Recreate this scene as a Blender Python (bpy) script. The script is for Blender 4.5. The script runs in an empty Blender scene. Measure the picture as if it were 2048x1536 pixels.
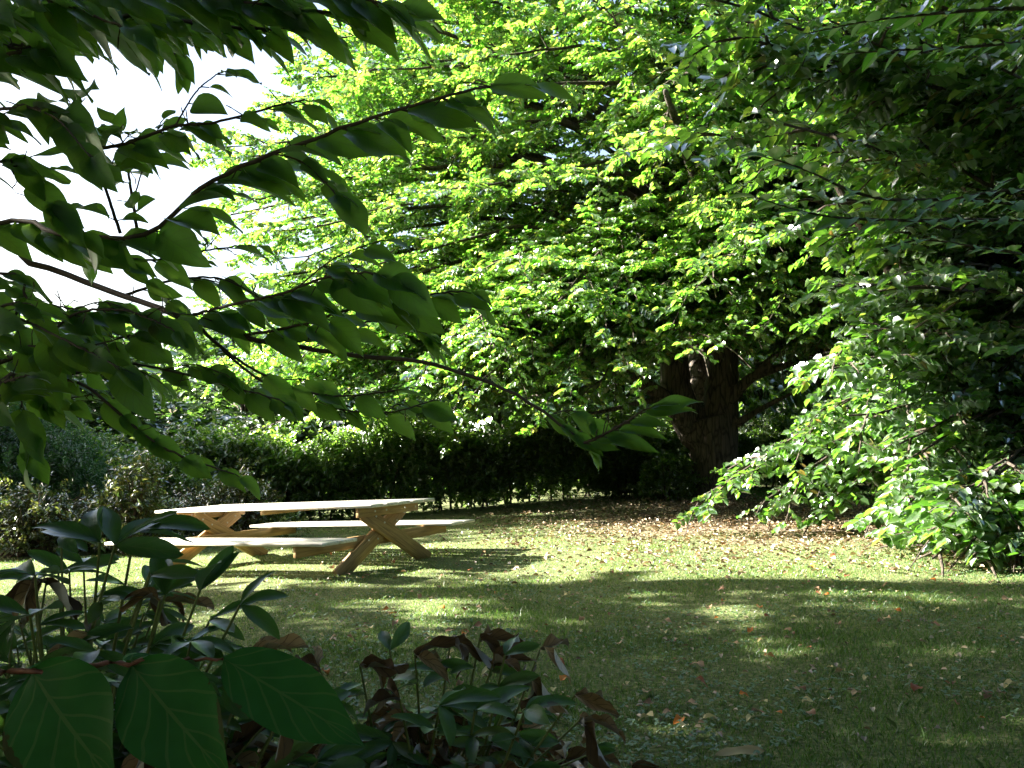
import bpy, math
import numpy as np
from mathutils import Vector

# ------------------------------------------------------------------ camera, sky, sun, exposure
scene = bpy.context.scene
COL = scene.collection
F, HX, HY, EYE = 1600.0, 1024.0, 880.0, 1.6          # focal length and horizon in photo pixels, eye height
cam_d = bpy.data.cameras.new("camera"); cam = bpy.data.objects.new("camera", cam_d); COL.objects.link(cam)
cam.location = (0, 0, EYE); cam.rotation_euler = (math.radians(90), 0, 0)
cam_d.sensor_width = 36.0; cam_d.lens = 36.0 * F / 2048.0
cam_d.shift_y = (HY - 768.0) / 2048.0
cam_d.clip_start = 0.05; cam_d.clip_end = 2000
scene.camera = cam

SUN_EL, SUN_BACK = math.radians(25), math.radians(9)   # elevation; how far behind the picture plane the sun sits
sun_dir = Vector((-math.cos(SUN_EL) * math.cos(SUN_BACK), math.cos(SUN_EL) * math.sin(SUN_BACK), math.sin(SUN_EL)))  # towards the sun
world = bpy.data.worlds.new("World"); scene.world = world; world.use_nodes = True
nt = world.node_tree; bg = nt.nodes["Background"]
sky = nt.nodes.new("ShaderNodeTexSky"); sky.sky_type = 'NISHITA'; sky.sun_disc = False
sky.sun_elevation = SUN_EL; sky.sun_rotation = math.atan2(sun_dir.x, sun_dir.y)
sky.air_density = 1.0; sky.dust_density = 4.0; sky.ozone_density = 1.0
nt.links.new(sky.outputs[0], bg.inputs[0]); bg.inputs[1].default_value = 0.05
sl = bpy.data.lights.new("sun", 'SUN'); sl.energy = 5.0; sl.angle = math.radians(0.5); sl.color = (1.0, 0.93, 0.80)
so = bpy.data.objects.new("sun", sl); COL.objects.link(so); so.rotation_euler = sun_dir.to_track_quat('Z', 'Y').to_euler()
so.location = (-20, 5, 14)
scene.view_settings.view_transform = 'Standard'; scene.view_settings.look = 'None'
scene.view_settings.gamma = 1.0; scene.view_settings.use_curve_mapping = False
scene.view_settings.exposure = 3.3
scene.cycles.max_bounces = 8; scene.cycles.diffuse_bounces = 4; scene.cycles.transmission_bounces = 6
scene.cycles.glossy_bounces = 2; scene.cycles.caustics_reflective = False; scene.cycles.caustics_refractive = False
scene.cycles.sample_clamp_indirect = 6.0

# ------------------------------------------------------------------ helpers
def P(px, py, y):
    """photo pixel at depth y -> point in the world"""
    return np.array([(px - HX) / F * y, y, EYE + (HY - py) / F * y])

def gz(x, y):
    """height of the lawn"""
    x = np.asarray(x, float); y = np.asarray(y, float)
    h = 0.35 * np.tanh(0.0587 * (x + 2.78) / 0.35) - 0.12 * np.tanh(0.023 * (y - 10.3) / 0.12)
    h = h + 0.012 * np.sin(x * 1.7 + y * 0.6) + 0.010 * np.sin(y * 1.3 - x * 0.9)
    return h

def ground_px(px, py):
    y = 8.0
    for _ in range(60):
        x = (px - HX) / F * y
        y = 0.6 * y + 0.4 * F * (EYE - float(gz(x, y))) / (py - HY)
    return np.array([(px - HX) / F * y, y, float(gz((px - HX) / F * y, y))])

def nrm(v):
    return v / np.maximum(np.linalg.norm(v, axis=-1, keepdims=True), 1e-9)

def link(name, me, mat, parent=None, smooth=False):
    o = bpy.data.objects.new(name, me); COL.objects.link(o)
    if mat is not None: me.materials.append(mat)
    if smooth: me.polygons.foreach_set("use_smooth", np.ones(len(me.polygons), bool))
    if parent is not None: o.parent = parent
    return o

def raw_mesh(name, verts, loops, counts, uvs=None):
    me = bpy.data.meshes.new(name)
    verts = np.asarray(verts, np.float32); loops = np.asarray(loops, np.int32).ravel(); counts = np.asarray(counts, np.int32)
    me.vertices.add(len(verts)); me.vertices.foreach_set("co", verts.ravel())
    me.loops.add(len(loops)); me.loops.foreach_set("vertex_index", loops)
    me.polygons.add(len(counts))
    starts = np.concatenate([[0], np.cumsum(counts)[:-1]]).astype(np.int32)
    me.polygons.foreach_set("loop_start", starts); me.polygons.foreach_set("loop_total", counts)
    if uvs is not None:
        ul = me.uv_layers.new(name="UVMap"); ul.data.foreach_set("uv", np.asarray(uvs, np.float32)[loops].ravel())
    me.update(calc_edges=True)
    return me

def props(o, label=None, cat=None, group=None, kind=None):
    if label: o['label'] = label
    if cat: o['category'] = cat
    if group: o['group'] = group
    if kind: o['kind'] = kind
    return o

def empty(name, loc, label, cat, group=None):
    o = bpy.data.objects.new(name, None); COL.objects.link(o); o.location = tuple(float(c) for c in loc)
    o.empty_display_size = 0.3
    return props(o, label, cat, group)

class Tubes:
    """collects tapered tubes along poly-lines"""
    def __init__(s): s.v = []; s.f = []; s.n = 0
    def add(s, pts, rad, sides=8, rough=0.0, rng=None):
        pts = np.asarray(pts, float); rad = np.asarray(rad, float); m = len(pts)
        tan = nrm(np.gradient(pts, axis=0))
        ref = np.array([0, 0, 1.0]) if abs(tan[0][2]) < 0.9 else np.array([1.0, 0, 0])
        a = nrm(np.cross(tan, ref)); b = np.cross(tan, a)
        th = np.linspace(0, 2 * np.pi, sides, endpoint=False)
        r = rad[:, None] * np.ones((m, sides))
        if rough and rng is not None: r = r * (1 + rough * rng.normal(size=(m, sides)))
        ring = pts[:, None, :] + r[:, :, None] * (np.cos(th)[None, :, None] * a[:, None, :] + np.sin(th)[None, :, None] * b[:, None, :])
        s.v.append(ring.reshape(-1, 3))
        i, j = np.meshgrid(np.arange(m - 1), np.arange(sides), indexing='ij'); j2 = (j + 1) % sides
        q = np.stack([i * sides + j, i * sides + j2, (i + 1) * sides + j2, (i + 1) * sides + j], -1).reshape(-1, 4) + s.n
        s.f.append(q); s.n += m * sides
    def prisms(s, a, b, r0, r1):
        """many straight thin three-sided twigs at once"""
        a = np.asarray(a); b = np.asarray(b); n = len(a)
        if n == 0: return
        t = nrm(b - a); u = nrm(np.cross(t, np.array([0.13, 0.21, 0.97]))); w = np.cross(t, u)
        th = np.array([0, 2.094, 4.189]); cs = np.cos(th)[None, :, None]; sn = np.sin(th)[None, :, None]
        off = cs * u[:, None, :] + sn * w[:, None, :]
        r0 = np.broadcast_to(np.asarray(r0, float), (n,))[:, None, None]; r1 = np.broadcast_to(np.asarray(r1, float), (n,))[:, None, None]
        vv = np.concatenate([a[:, None] + off * r0, b[:, None] + off * r1], 1).reshape(-1, 3)
        base = (np.arange(n) * 6)[:, None, None]
        q = np.array([[0, 1, 4, 3], [1, 2, 5, 4], [2, 0, 3, 5]])[None] + base + s.n
        s.v.append(vv); s.f.append(q.reshape(-1, 4)); s.n += n * 6
    def mesh(s, name):
        f = np.concatenate(s.f); return raw_mesh(name, np.concatenate(s.v), f, np.full(len(f), 4))

def smooth_line(ctrl, n=14):
    """Catmull-Rom through control points"""
    c = np.asarray(ctrl, float)
    if len(c) < 3:
        t = np.linspace(0, 1, n)[:, None]; return c[0] * (1 - t) + c[-1] * t
    c = np.vstack([2 * c[0] - c[1], c, 2 * c[-1] - c[-2]])
    out = []; segs = len(c) - 3; per = max(2, int(np.ceil(n / segs)))
    for k in range(segs):
        p0, p1, p2, p3 = c[k:k + 4]
        for t in np.linspace(0, 1, per, endpoint=False):
            out.append(0.5 * ((2 * p1) + (-p0 + p2) * t + (2 * p0 - 5 * p1 + 4 * p2 - p3) * t * t + (-p0 + 3 * p1 - 3 * p2 + p3) * t ** 3))
    out.append(c[-2]); return np.array(out)

def small_leaves(base, dirv, nor, L, W, fold=0.25):
    """simple folded leaves, two quads each: base, l1, l2, tip, r2, r1"""
    base = np.asarray(base); n = len(base)
    d = nrm(dirv); s_ = nrm(np.cross(nor, d)); u = np.cross(d, s_)
    L = np.broadcast_to(np.asarray(L, float), (n,))[:, None]; W = np.broadcast_to(np.asarray(W, float), (n,))[:, None]
    up = u * W * fold
    v = np.stack([base,
                  base + d * L * .28 - s_ * W * .46 + up, base + d * L * .66 - s_ * W * .40 + up - u * L * .03,
                  base + d * L - u * L * .10,
                  base + d * L * .66 + s_ * W * .40 + up - u * L * .03, base + d * L * .28 + s_ * W * .46 + up], 1).reshape(-1, 3)
    k = (np.arange(n) * 6)[:, None, None]
    f = (np.array([[0, 3, 2, 1], [0, 5, 4, 3]])[None] + k).reshape(-1, 4)
    return v, f

def leaves_mesh(name, base, dirv, nor, L, W, fold=0.25):
    v, f = small_leaves(base, dirv, nor, L, W, fold)
    return raw_mesh(name, v, f, np.full(len(f), 4))

def big_leaves(name, base, dirv, nor, L, W, droop=0.25, fold=0.25, wave=0.0, twist=0.0, lance=False, rng=None, nt_=10, ns_=7):
    """detailed curved leaves with UVs (u along the leaf, v across)"""
    base = np.asarray(base, float); n = len(base)
    ar = lambda a: np.broadcast_to(np.asarray(a, float), (n,))[:, None, None]
    L, W, droop, fold, wave, twist = map(ar, (L, W, droop, fold, wave, twist))
    d = nrm(np.asarray(dirv, float)); s_ = nrm(np.cross(nor, d)); u = np.cross(d, s_)
    t = np.linspace(0, 1, nt_); s = np.linspace(-1, 1, ns_)
    w = (t ** .62) * (1 - t) ** .92 * (1.0 - .5 * t ** 5) if not lance else (t ** .9) * (1 - t) ** .8
    w = w / w.max(); w[0] = 0.03; w[-1] = 0.015
    ph = (rng.random((n, 1, 1)) * 6.28) if rng is not None else 0.0
    T = t[None, :, None]; S = s[None, None, :]; Wd = w[None, :, None]
    ang = droop * T * 1.6
    along = L * np.where(np.abs(droop) > 1e-4, np.sin(ang) / np.maximum(np.abs(droop) * 1.6, 1e-4) * np.sign(droop + 1e-12), T)
    down = L * np.where(np.abs(droop) > 1e-4, (1 - np.cos(ang)) / np.where(np.abs(droop) > 1e-4, droop * 1.6, 1), 0)
    rot = twist * (T - .2)
    side = S * Wd * W * .5
    lift = fold * np.abs(S) ** 1.25 * Wd * W * .5 + wave * W * .28 * np.sin(T * 9 + ph + S * 1.6) * np.abs(S)
    lift = lift - 0.012 * L * np.abs(np.sin((T * 7.5 + .8 * np.abs(S)) * np.pi)) * (np.abs(S) > .2) * (np.abs(S) < .9)
    side2 = side * np.cos(rot) - lift * np.sin(rot); lift2 = side * np.sin(rot) + lift * np.cos(rot)
    X = along + 0 * S; Z = lift2 - down
    v = base[:, None, None, :] + X[..., None] * d[:, None, None, :] + side2[..., None] * s_[:, None, None, :] + Z[..., None] * u[:, None, None, :]
    i, j = np.meshgrid(np.arange(nt_ - 1), np.arange(ns_ - 1), indexing='ij')
    q = np.stack([i * ns_ + j, (i + 1) * ns_ + j, (i + 1) * ns_ + j + 1, i * ns_ + j + 1], -1).reshape(-1, 4)
    f = (q[None] + (np.arange(n) * nt_ * ns_)[:, None, None]).reshape(-1, 4)
    uv = np.stack(np.broadcast_arrays(t[None, :, None] + np.zeros((n, 1, 1)), s[None, None, :] * .5 + .5), -1).reshape(-1, 2)
    me = raw_mesh(name, v.reshape(-1, 3), f, np.full(len(f), 4), uv)
    me.polygons.foreach_set("use_smooth", np.ones(len(me.polygons), bool))
    return me

# ------------------------------------------------------------------ materials
def new_mat(name):
    m = bpy.data.materials.new(name); m.use_nodes = True
    t = m.node_tree; t.nodes.clear(); out = t.nodes.new("ShaderNodeOutputMaterial")
    return m, t, out

def ramp(t, fac, stops):
    r = t.nodes.new("ShaderNodeValToRGB"); e = r.color_ramp.elements
    while len(e) < len(stops): e.new(0.5)
    for k, (p, c) in enumerate(stops): e[k].position = p; e[k].color = (*c, 1)
    t.links.new(fac, r.inputs[0]); return r.outputs[0]

def math_node(t, op, a, b=None, c=None):
    n = t.nodes.new("ShaderNodeMath"); n.operation = op
    for k, x in enumerate((a, b, c)):
        if x is None: continue
        if isinstance(x, (int, float)): n.inputs[k].default_value = x
        else: t.links.new(x, n.inputs[k])
    return n.outputs[0]

def leaf_mat(name, cols, trans_cols, trans=0.5, gloss=0.12, rough=0.35, patch=None):
    """thin leaf: diffuse + light passing through + sheen; colour differs leaf by leaf"""
    m, t, out = new_mat(name)
    geo = t.nodes.new("ShaderNodeNewGeometry"); rnd = geo.outputs['Random Per Island']
    c1 = ramp(t, rnd, cols); c2 = ramp(t, rnd, trans_cols)
    df = t.nodes.new("ShaderNodeBsdfDiffuse"); t.links.new(c1, df.inputs[0])
    tr = t.nodes.new("ShaderNodeBsdfTranslucent"); t.links.new(c2, tr.inputs[0])
    mx = t.nodes.new("ShaderNodeMixShader"); mx.inputs[0].default_value = trans
    t.links.new(df.outputs[0], mx.inputs[1]); t.links.new(tr.outputs[0], mx.inputs[2])
    gl = t.nodes.new("ShaderNodeBsdfGlossy"); gl.inputs['Roughness'].default_value = rough; gl.inputs[0].default_value = (.9, .95, 1, 1)
    fr = t.nodes.new("ShaderNodeFresnel"); fr.inputs[0].default_value = 1.45
    fm = math_node(t, 'MULTIPLY_ADD', fr.outputs[0], gloss * 4, gloss * .2)
    fm = math_node(t, 'MINIMUM', fm, 0.6)
    mx2 = t.nodes.new("ShaderNodeMixShader"); t.links.new(fm, mx2.inputs[0])
    t.links.new(mx.outputs[0], mx2.inputs[1]); t.links.new(gl.outputs[0], mx2.inputs[2])
    t.links.new(mx2.outputs[0], out.inputs[0])
    return m

def veined_mat(name, cols, trans_col, vein, trans=0.35, gloss=0.10, rough=0.42, blotch=None, nveins=7.0):
    """large leaf seen close: midrib, curved side veins, fine mottling, the odd brown blotch"""
    m, t, out = new_mat(name); L = t.links
    uv = t.nodes.new("ShaderNodeUVMap"); sep = t.nodes.new("ShaderNodeSeparateXYZ"); L.new(uv.outputs[0], sep.inputs[0])
    u, v = sep.outputs[0], sep.outputs[1]
    av = math_node(t, 'ABSOLUTE', math_node(t, 'SUBTRACT', v, 0.5))          # 0 at midrib .. 0.5 at edge
    mid = math_node(t, 'LESS_THAN', av, 0.018)
    x = math_node(t, 'SUBTRACT', math_node(t, 'MULTIPLY', u, nveins), math_node(t, 'MULTIPLY', math_node(t, 'POWER', av, 0.8), 3.4))
    nv_ = t.nodes.new('ShaderNodeTexNoise'); nv_.inputs['Scale'].default_value = 22; tcv = t.nodes.new('ShaderNodeTexCoord'); L.new(tcv.outputs['Object'], nv_.inputs['Vector'])
    x = math_node(t, 'ADD', x, math_node(t, 'MULTIPLY', nv_.outputs[0], .5))
    fr_ = math_node(t, 'ABSOLUTE', math_node(t, 'SUBTRACT', math_node(t, 'FRACT', x), 0.5))
    side = math_node(t, 'MULTIPLY', math_node(t, 'SMOOTH_MIN', math_node(t, 'MULTIPLY', math_node(t, 'LESS_THAN', fr_, 0.07), 1.0), 1.0, 0.1), 0.8)
    vn = math_node(t, 'MAXIMUM', mid, side)
    geo = t.nodes.new("ShaderNodeNewGeometry"); rnd = geo.outputs['Random Per Island']
    base = ramp(t, rnd, cols)
    tc = t.nodes.new("ShaderNodeTexCoord")
    n1 = t.nodes.new("ShaderNodeTexNoise"); n1.inputs['Scale'].default_value = 38; n1.inputs['Detail'].default_value = 4; L.new(tc.outputs['Object'], n1.inputs['Vector'])
    hsv = t.nodes.new("ShaderNodeHueSaturation"); L.new(base, hsv.inputs['Color'])
    L.new(math_node(t, 'MULTIPLY_ADD', n1.outputs[0], 0.7, 0.65), hsv.inputs['Value'])
    mixv = t.nodes.new("ShaderNodeMixRGB"); L.new(math_node(t, 'MULTIPLY', vn, 0.75), mixv.inputs[0]); L.new(hsv.outputs[0], mixv.inputs[1]); mixv.inputs[2].default_value = (*vein, 1)
    colr = mixv.outputs[0]
    if blotch is not None:
        n2 = t.nodes.new("ShaderNodeTexNoise"); n2.inputs['Scale'].default_value = 13; n2.inputs['Detail'].default_value = 6; L.new(tc.outputs['Object'], n2.inputs['Vector'])
        edge = math_node(t, 'MULTIPLY', math_node(t, 'POWER', math_node(t, 'MULTIPLY', av, 2), 3), .10)
        k = math_node(t, 'GREATER_THAN', math_node(t, 'ADD', n2.outputs[0], edge), blotch)
        mb = t.nodes.new("ShaderNodeMixRGB"); L.new(k, mb.inputs[0]); L.new(colr, mb.inputs[1]); mb.inputs[2].default_value = (.045, .022, .012, 1); colr = mb.outputs[0]
    df = t.nodes.new("ShaderNodeBsdfDiffuse"); L.new(colr, df.inputs[0])
    tr = t.nodes.new("ShaderNodeBsdfTranslucent"); mt = t.nodes.new("ShaderNodeMixRGB"); mt.blend_type = 'MULTIPLY'; mt.inputs[0].default_value = .6
    mt.inputs[1].default_value = (*trans_col, 1); L.new(math_node(t, 'SUBTRACT', 1.0, math_node(t, 'MULTIPLY', vn, .4)), mt.inputs[2]); L.new(mt.outputs[0], tr.inputs[0])
    bump = t.nodes.new("ShaderNodeBump"); bump.inputs['Strength'].default_value = .7; bump.inputs['Distance'].default_value = .003
    L.new(math_node(t, 'SUBTRACT', math_node(t, 'MULTIPLY', n1.outputs[0], .4), vn), bump.inputs['Height'])
    gl = t.nodes.new("ShaderNodeBsdfGlossy"); gl.inputs['Roughness'].default_value = rough; gl.inputs[0].default_value = (.85, .93, 1, 1)
    for nd in (df, gl): L.new(bump.outputs[0], nd.inputs['Normal'])
    mx = t.nodes.new("ShaderNodeMixShader"); mx.inputs[0].default_value = trans; L.new(df.outputs[0], mx.inputs[1]); L.new(tr.outputs[0], mx.inputs[2])
    fr = t.nodes.new("ShaderNodeFresnel"); fr.inputs[0].default_value = 1.4
    mx2 = t.nodes.new("ShaderNodeMixShader"); L.new(math_node(t, 'MINIMUM', math_node(t, 'MULTIPLY', fr.outputs[0], gloss * 6), .5), mx2.inputs[0])
    L.new(mx.outputs[0], mx2.inputs[1]); L.new(gl.outputs[0], mx2.inputs[2]); L.new(mx2.outputs[0], out.inputs[0])
    return m

def bark_mat(name, c1, c2, scale=6.0, strength=0.8):
    m, t, out = new_mat(name); L = t.links
    tc = t.nodes.new("ShaderNodeTexCoord"); mp = t.nodes.new("ShaderNodeMapping"); mp.inputs['Scale'].default_value = (1, 1, .16)
    L.new(tc.outputs['Object'], mp.inputs[0])
    n = t.nodes.new("ShaderNodeTexNoise"); n.inputs['Scale'].default_value = scale * 2; n.inputs['Detail'].default_value = 8; n.inputs['Distortion'].default_value = .6; L.new(mp.outputs[0], n.inputs['Vector'])
    vo = t.nodes.new("ShaderNodeTexVoronoi"); vo.feature = 'DISTANCE_TO_EDGE'; vo.inputs['Scale'].default_value = scale * 1.5; L.new(mp.outputs[0], vo.inputs['Vector'])
    h = math_node(t, 'ADD', math_node(t, 'MULTIPLY', n.outputs[0], .6), math_node(t, 'MINIMUM', math_node(t, 'MULTIPLY', vo.outputs[0], 2.0), .28))
    c = ramp(t, h, [(.28, c1), (.62, c2)])
    b = t.nodes.new("ShaderNodeBump"); b.inputs['Strength'].default_value = strength; b.inputs['Distance'].default_value = .04; L.new(h, b.inputs['Height'])
    p = t.nodes.new("ShaderNodeBsdfPrincipled"); L.new(c, p.inputs['Base Color']); p.inputs['Roughness'].default_value = .9; L.new(b.outputs[0], p.inputs['Normal'])
    L.new(p.outputs[0], out.inputs[0]); return m

def plain(name, c, rough=.6, metal=0):
    m, t, out = new_mat(name); p = t.nodes.new("ShaderNodeBsdfPrincipled")
    n = t.nodes.new("ShaderNodeTexNoise"); n.inputs['Scale'].default_value = 30
    cc = ramp(t, n.outputs[0], [(.3, tuple(x * .75 for x in c)), (.7, tuple(min(1, x * 1.2) for x in c))])
    t.links.new(cc, p.inputs['Base Color']); p.inputs['Roughness'].default_value = rough; p.inputs['Metallic'].default_value = metal
    t.links.new(p.outputs[0], out.inputs[0]); return m

def wood_mat(name, c1, c2, rough, coat=0.0):
    m, t, out = new_mat(name); L = t.links
    tc = t.nodes.new("ShaderNodeTexCoord"); mp = t.nodes.new("ShaderNodeMapping"); mp.inputs['Scale'].default_value = (.8, 12, 12)
    geo = t.nodes.new("ShaderNodeNewGeometry")
    L.new(tc.outputs['UV'], mp.inputs[0])
    n = t.nodes.new("ShaderNodeTexNoise"); n.inputs['Scale'].default_value = 4; n.inputs['Detail'].default_value = 8; n.inputs['Distortion'].default_value = .8
    L.new(mp.outputs[0], n.inputs['Vector'])
    w = math_node(t, 'ADD', n.outputs[0], math_node(t, 'MULTIPLY', math_node(t, 'SUBTRACT', geo.outputs['Random Per Island'], .5), .25))
    c = ramp(t, w, [(.3, c1), (.72, c2)])
    b = t.nodes.new("ShaderNodeBump"); b.inputs['Strength'].default_value = .25; b.inputs['Distance'].default_value = .004; L.new(n.outputs[0], b.inputs['Height'])
    p = t.nodes.new("ShaderNodeBsdfPrincipled"); L.new(c, p.inputs['Base Color']); p.inputs['Roughness'].default_value = rough; L.new(b.outputs[0], p.inputs['Normal'])
    L.new(p.outputs[0], out.inputs[0]); return m

LINDEN = leaf_mat("linden_leaf", [(0, (.040, .085, .014)), (.5, (.060, .12, .020)), (.96, (.085, .13, .025)), (.985, (.30, .20, .04))],
                  [(0, (.12, .38, .03)), (.5, (.24, .56, .05)), (.85, (.40, .64, .07)), (1, (.55, .62, .10))], trans=.55, gloss=.13, rough=.33)
HORN = leaf_mat("hornbeam_leaf", [(0, (.030, .075, .018)), (.5, (.045, .10, .022)), (.97, (.06, .11, .025)), (.985, (.28, .17, .03))],
                [(0, (.12, .36, .025)), (.6, (.20, .48, .04)), (1, (.34, .54, .06))], trans=.45, gloss=.13, rough=.36)
FARLEAF = leaf_mat("far_leaf", [(0, (.028, .058, .020)), (1, (.060, .10, .028))], [(0, (.08, .22, .03)), (1, (.22, .40, .05))], trans=.4, gloss=.10)
BLUELEAF = leaf_mat("privet_leaf", [(0, (.024, .070, .024)), (1, (.050, .12, .036))], [(0, (.05, .18, .05)), (1, (.12, .30, .06))], trans=.35, gloss=.04, rough=.6)
HEDGELEAF = leaf_mat("hedge_leaf", [(0, (.050, .10, .028)), (.9, (.09, .12, .040)), (1, (.12, .12, .03))], [(0, (.10, .26, .03)), (1, (.30, .50, .06))], trans=.5, gloss=.05, rough=.5)
WEEDLEAF = leaf_mat("weed_leaf", [(0, (.035, .060, .018)), (.7, (.07, .10, .03)), (1, (.15, .12, .04))], [(0, (.12, .22, .04)), (1, (.30, .32, .07))], trans=.3, gloss=.08)
GRASS = leaf_mat("grass_blade", [(0, (.026, .095, .018)), (.45, (.070, .165, .030)), (.75, (.22, .25, .09)), (1, (.44, .40, .22))],
                 [(0, (.14, .32, .04)), (.7, (.32, .46, .08)), (1, (.48, .46, .18))], trans=.35, gloss=.03, rough=.5)
CLOVER = leaf_mat("clover_leaf", [(0, (.035, .090, .025)), (1, (.060, .13, .035))], [(0, (.10, .28, .04)), (1, (.16, .34, .05))], trans=.3, gloss=.03, rough=.6)
LITTER = leaf_mat("dead_leaf", [(0, (.10, .065, .04)), (.3, (.21, .15, .09)), (.6, (.38, .30, .20)), (.95, (.52, .44, .31)), (1, (.34, .13, .03))],
                  [(0, (.12, .07, .03)), (1, (.3, .2, .08))], trans=.15, gloss=.025, rough=.5)
DOGWOOD = veined_mat("dogwood_leaf", [(0, (.022, .062, .022)), (.6, (.034, .085, .028)), (1, (.055, .11, .028))], (.26, .50, .05), (.095, .16, .055), trans=.58, gloss=.085, rough=.40, blotch=.69)
BROAD = veined_mat("broad_leaf", [(0, (.018, .085, .020)), (1, (.026, .11, .022))], (.06, .22, .03), (.10, .17, .05), trans=.25, gloss=.05, rough=.5, blotch=.71, nveins=6.0)
PEONY = veined_mat("peony_leaf", [(0, (.024, .070, .020)), (.8, (.05, .115, .028)), (1, (.10, .12, .03))], (.13, .32, .04), (.10, .15, .05), trans=.3, gloss=.10, rough=.38, blotch=.72, nveins=5.0)
WILT = veined_mat("wilted_leaf", [(0, (.05, .032, .018)), (.5, (.17, .105, .045)), (.85, (.30, .20, .10)), (1, (.42, .29, .15))], (.12, .07, .03), (.05, .03, .02), trans=.12, gloss=.04, rough=.6, nveins=5.0)
RIBBED = veined_mat("ribbed_leaf", [(0, (.030, .085, .018)), (1, (.050, .12, .024))], (.16, .42, .03), (.018, .045, .012), trans=.5, gloss=.06, nveins=12.0)
BARK = bark_mat("old_bark", (.015, .012, .009), (.10, .083, .067), 7.0, 1.0)
BARK2 = bark_mat("smooth_bark", (.022, .017, .013), (.070, .055, .042), 9.0, .4)
TWIG = plain("twig_bark", (.060, .040, .028), .8)
REDTWIG = plain("red_twig", (.17, .055, .030), .6)
GREENSTEM = plain("green_stem", (.12, .15, .035), .6)

def paint_lawn_light(m):
    """straw tones by the litter patch and sunlit band; darker greens painted in where shade falls"""
    t = m.node_tree; tc = t.nodes.new("ShaderNodeTexCoord"); mp = t.nodes.new("ShaderNodeMapping"); mp.inputs['Location'].default_value = (-3.0 / 6, -11.5 / 3.4, 0); mp.inputs['Scale'].default_value = (1 / 6, 1 / 3.4, 0)
    t.links.new(tc.outputs['Object'], mp.inputs[0]); ln = t.nodes.new("ShaderNodeVectorMath"); ln.operation = 'LENGTH'; t.links.new(mp.outputs[0], ln.inputs[0])
    n = t.nodes.new("ShaderNodeTexNoise"); n.inputs['Scale'].default_value = 1.6; n.inputs['Detail'].default_value = 4; t.links.new(tc.outputs['Object'], n.inputs['Vector'])
    k = math_node(t, 'ADD', ln.outputs['Value'], math_node(t, 'MULTIPLY', math_node(t, 'SUBTRACT', n.outputs[0], .5), 2.4))
    mr = t.nodes.new("ShaderNodeMapRange"); mr.inputs[1].default_value = .9; mr.inputs[2].default_value = 2.0; mr.inputs[3].default_value = 1.0; mr.inputs[4].default_value = .47; t.links.new(k, mr.inputs[0])
    rnd = [x for x in t.nodes if x.bl_idname == "ShaderNodeNewGeometry"][0].outputs['Random Per Island']
    f = math_node(t, 'MULTIPLY', rnd, mr.outputs[0])
    for r in [x for x in t.nodes if x.bl_idname == "ShaderNodeValToRGB"]: t.links.new(f, r.inputs[0])
paint_lawn_light(GRASS)  # lit and shaded lawn tones go into the blade colours

# ------------------------------------------------------------------ ground
def ground():
    xs = np.concatenate([np.linspace(-400, -16, 12), np.linspace(-15, 15, 181), np.linspace(16, 400, 12)])
    ys = np.concatenate([np.linspace(-60, -3, 8), np.linspace(-2, 28, 181), np.linspace(30, 600, 14)])
    X, Y = np.meshgrid(xs, ys, indexing='ij'); Z = gz(X, Y)
    m, n = X.shape; v = np.stack([X, Y, Z], -1).reshape(-1, 3)
    i, j = np.meshgrid(np.arange(m - 1), np.arange(n - 1), indexing='ij')
    f = np.stack([i * n + j, (i + 1) * n + j, (i + 1) * n + j + 1, i * n + j + 1], -1).reshape(-1, 4)
    me = raw_mesh("lawn", v, f, np.full(len(f), 4))
    mt, t, out = new_mat("soil_and_moss"); L = t.links
    tc = t.nodes.new("ShaderNodeTexCoord")
    def noise(s, d=5):
        n_ = t.nodes.new("ShaderNodeTexNoise"); n_.inputs['Scale'].default_value = s; n_.inputs['Detail'].default_value = d; L.new(tc.outputs['Object'], n_.inputs['Vector']); return n_.outputs[0]
    g = ramp(t, noise(35, 8), [(.3, (.035, .060, .016)), (.5, (.10, .14, .038)), (.72, (.21, .21, .09))])
    br = ramp(t, noise(48, 8), [(.3, (.045, .030, .020)), (.5, (.16, .12, .075)), (.72, (.34, .27, .19))])
    mp = t.nodes.new("ShaderNodeMapping"); mp.inputs['Location'].default_value = (-5.0 / 4.6, -14.5 / 5.4, 0); mp.inputs['Scale'].default_value = (1 / 4.6, 1 / 5.4, 0); L.new(tc.outputs['Object'], mp.inputs[0])
    ln = t.nodes.new("ShaderNodeVectorMath"); ln.operation = 'LENGTH'; L.new(mp.outputs[0], ln.inputs[0])
    k = math_node(t, 'ADD', ln.outputs['Value'], math_node(t, 'MULTIPLY', math_node(t, 'SUBTRACT', noise(1.1), .5), .9))
    mr = t.nodes.new("ShaderNodeMapRange"); mr.inputs[1].default_value = .6; mr.inputs[2].default_value = 1.05; mr.inputs[3].default_value = 1; mr.inputs[4].default_value = 0.12; L.new(k, mr.inputs[0])
    mx = t.nodes.new("ShaderNodeMixRGB"); L.new(mr.outputs[0], mx.inputs[0]); L.new(g, mx.inputs[1]); L.new(br, mx.inputs[2])
    b = t.nodes.new("ShaderNodeBump"); b.inputs['Strength'].default_value = 1; b.inputs['Distance'].default_value = .03; L.new(noise(50, 6), b.inputs['Height'])
    p = t.nodes.new("ShaderNodeBsdfPrincipled"); p.inputs['Roughness'].default_value = 1; L.new(mx.outputs[0], p.inputs['Base Color']); L.new(b.outputs[0], p.inputs['Normal'])
    L.new(p.outputs[0], out.inputs[0])
    o = link("lawn", me, mt, smooth=True); props(o, "mown lawn of moss and grass rising gently to the right", "lawn", kind="structure")
ground()

def litter_mask(x, y):
    return np.sqrt(((x - 5.0) / 4.6) ** 2 + ((y - 14.5) / 5.4) ** 2)

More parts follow.
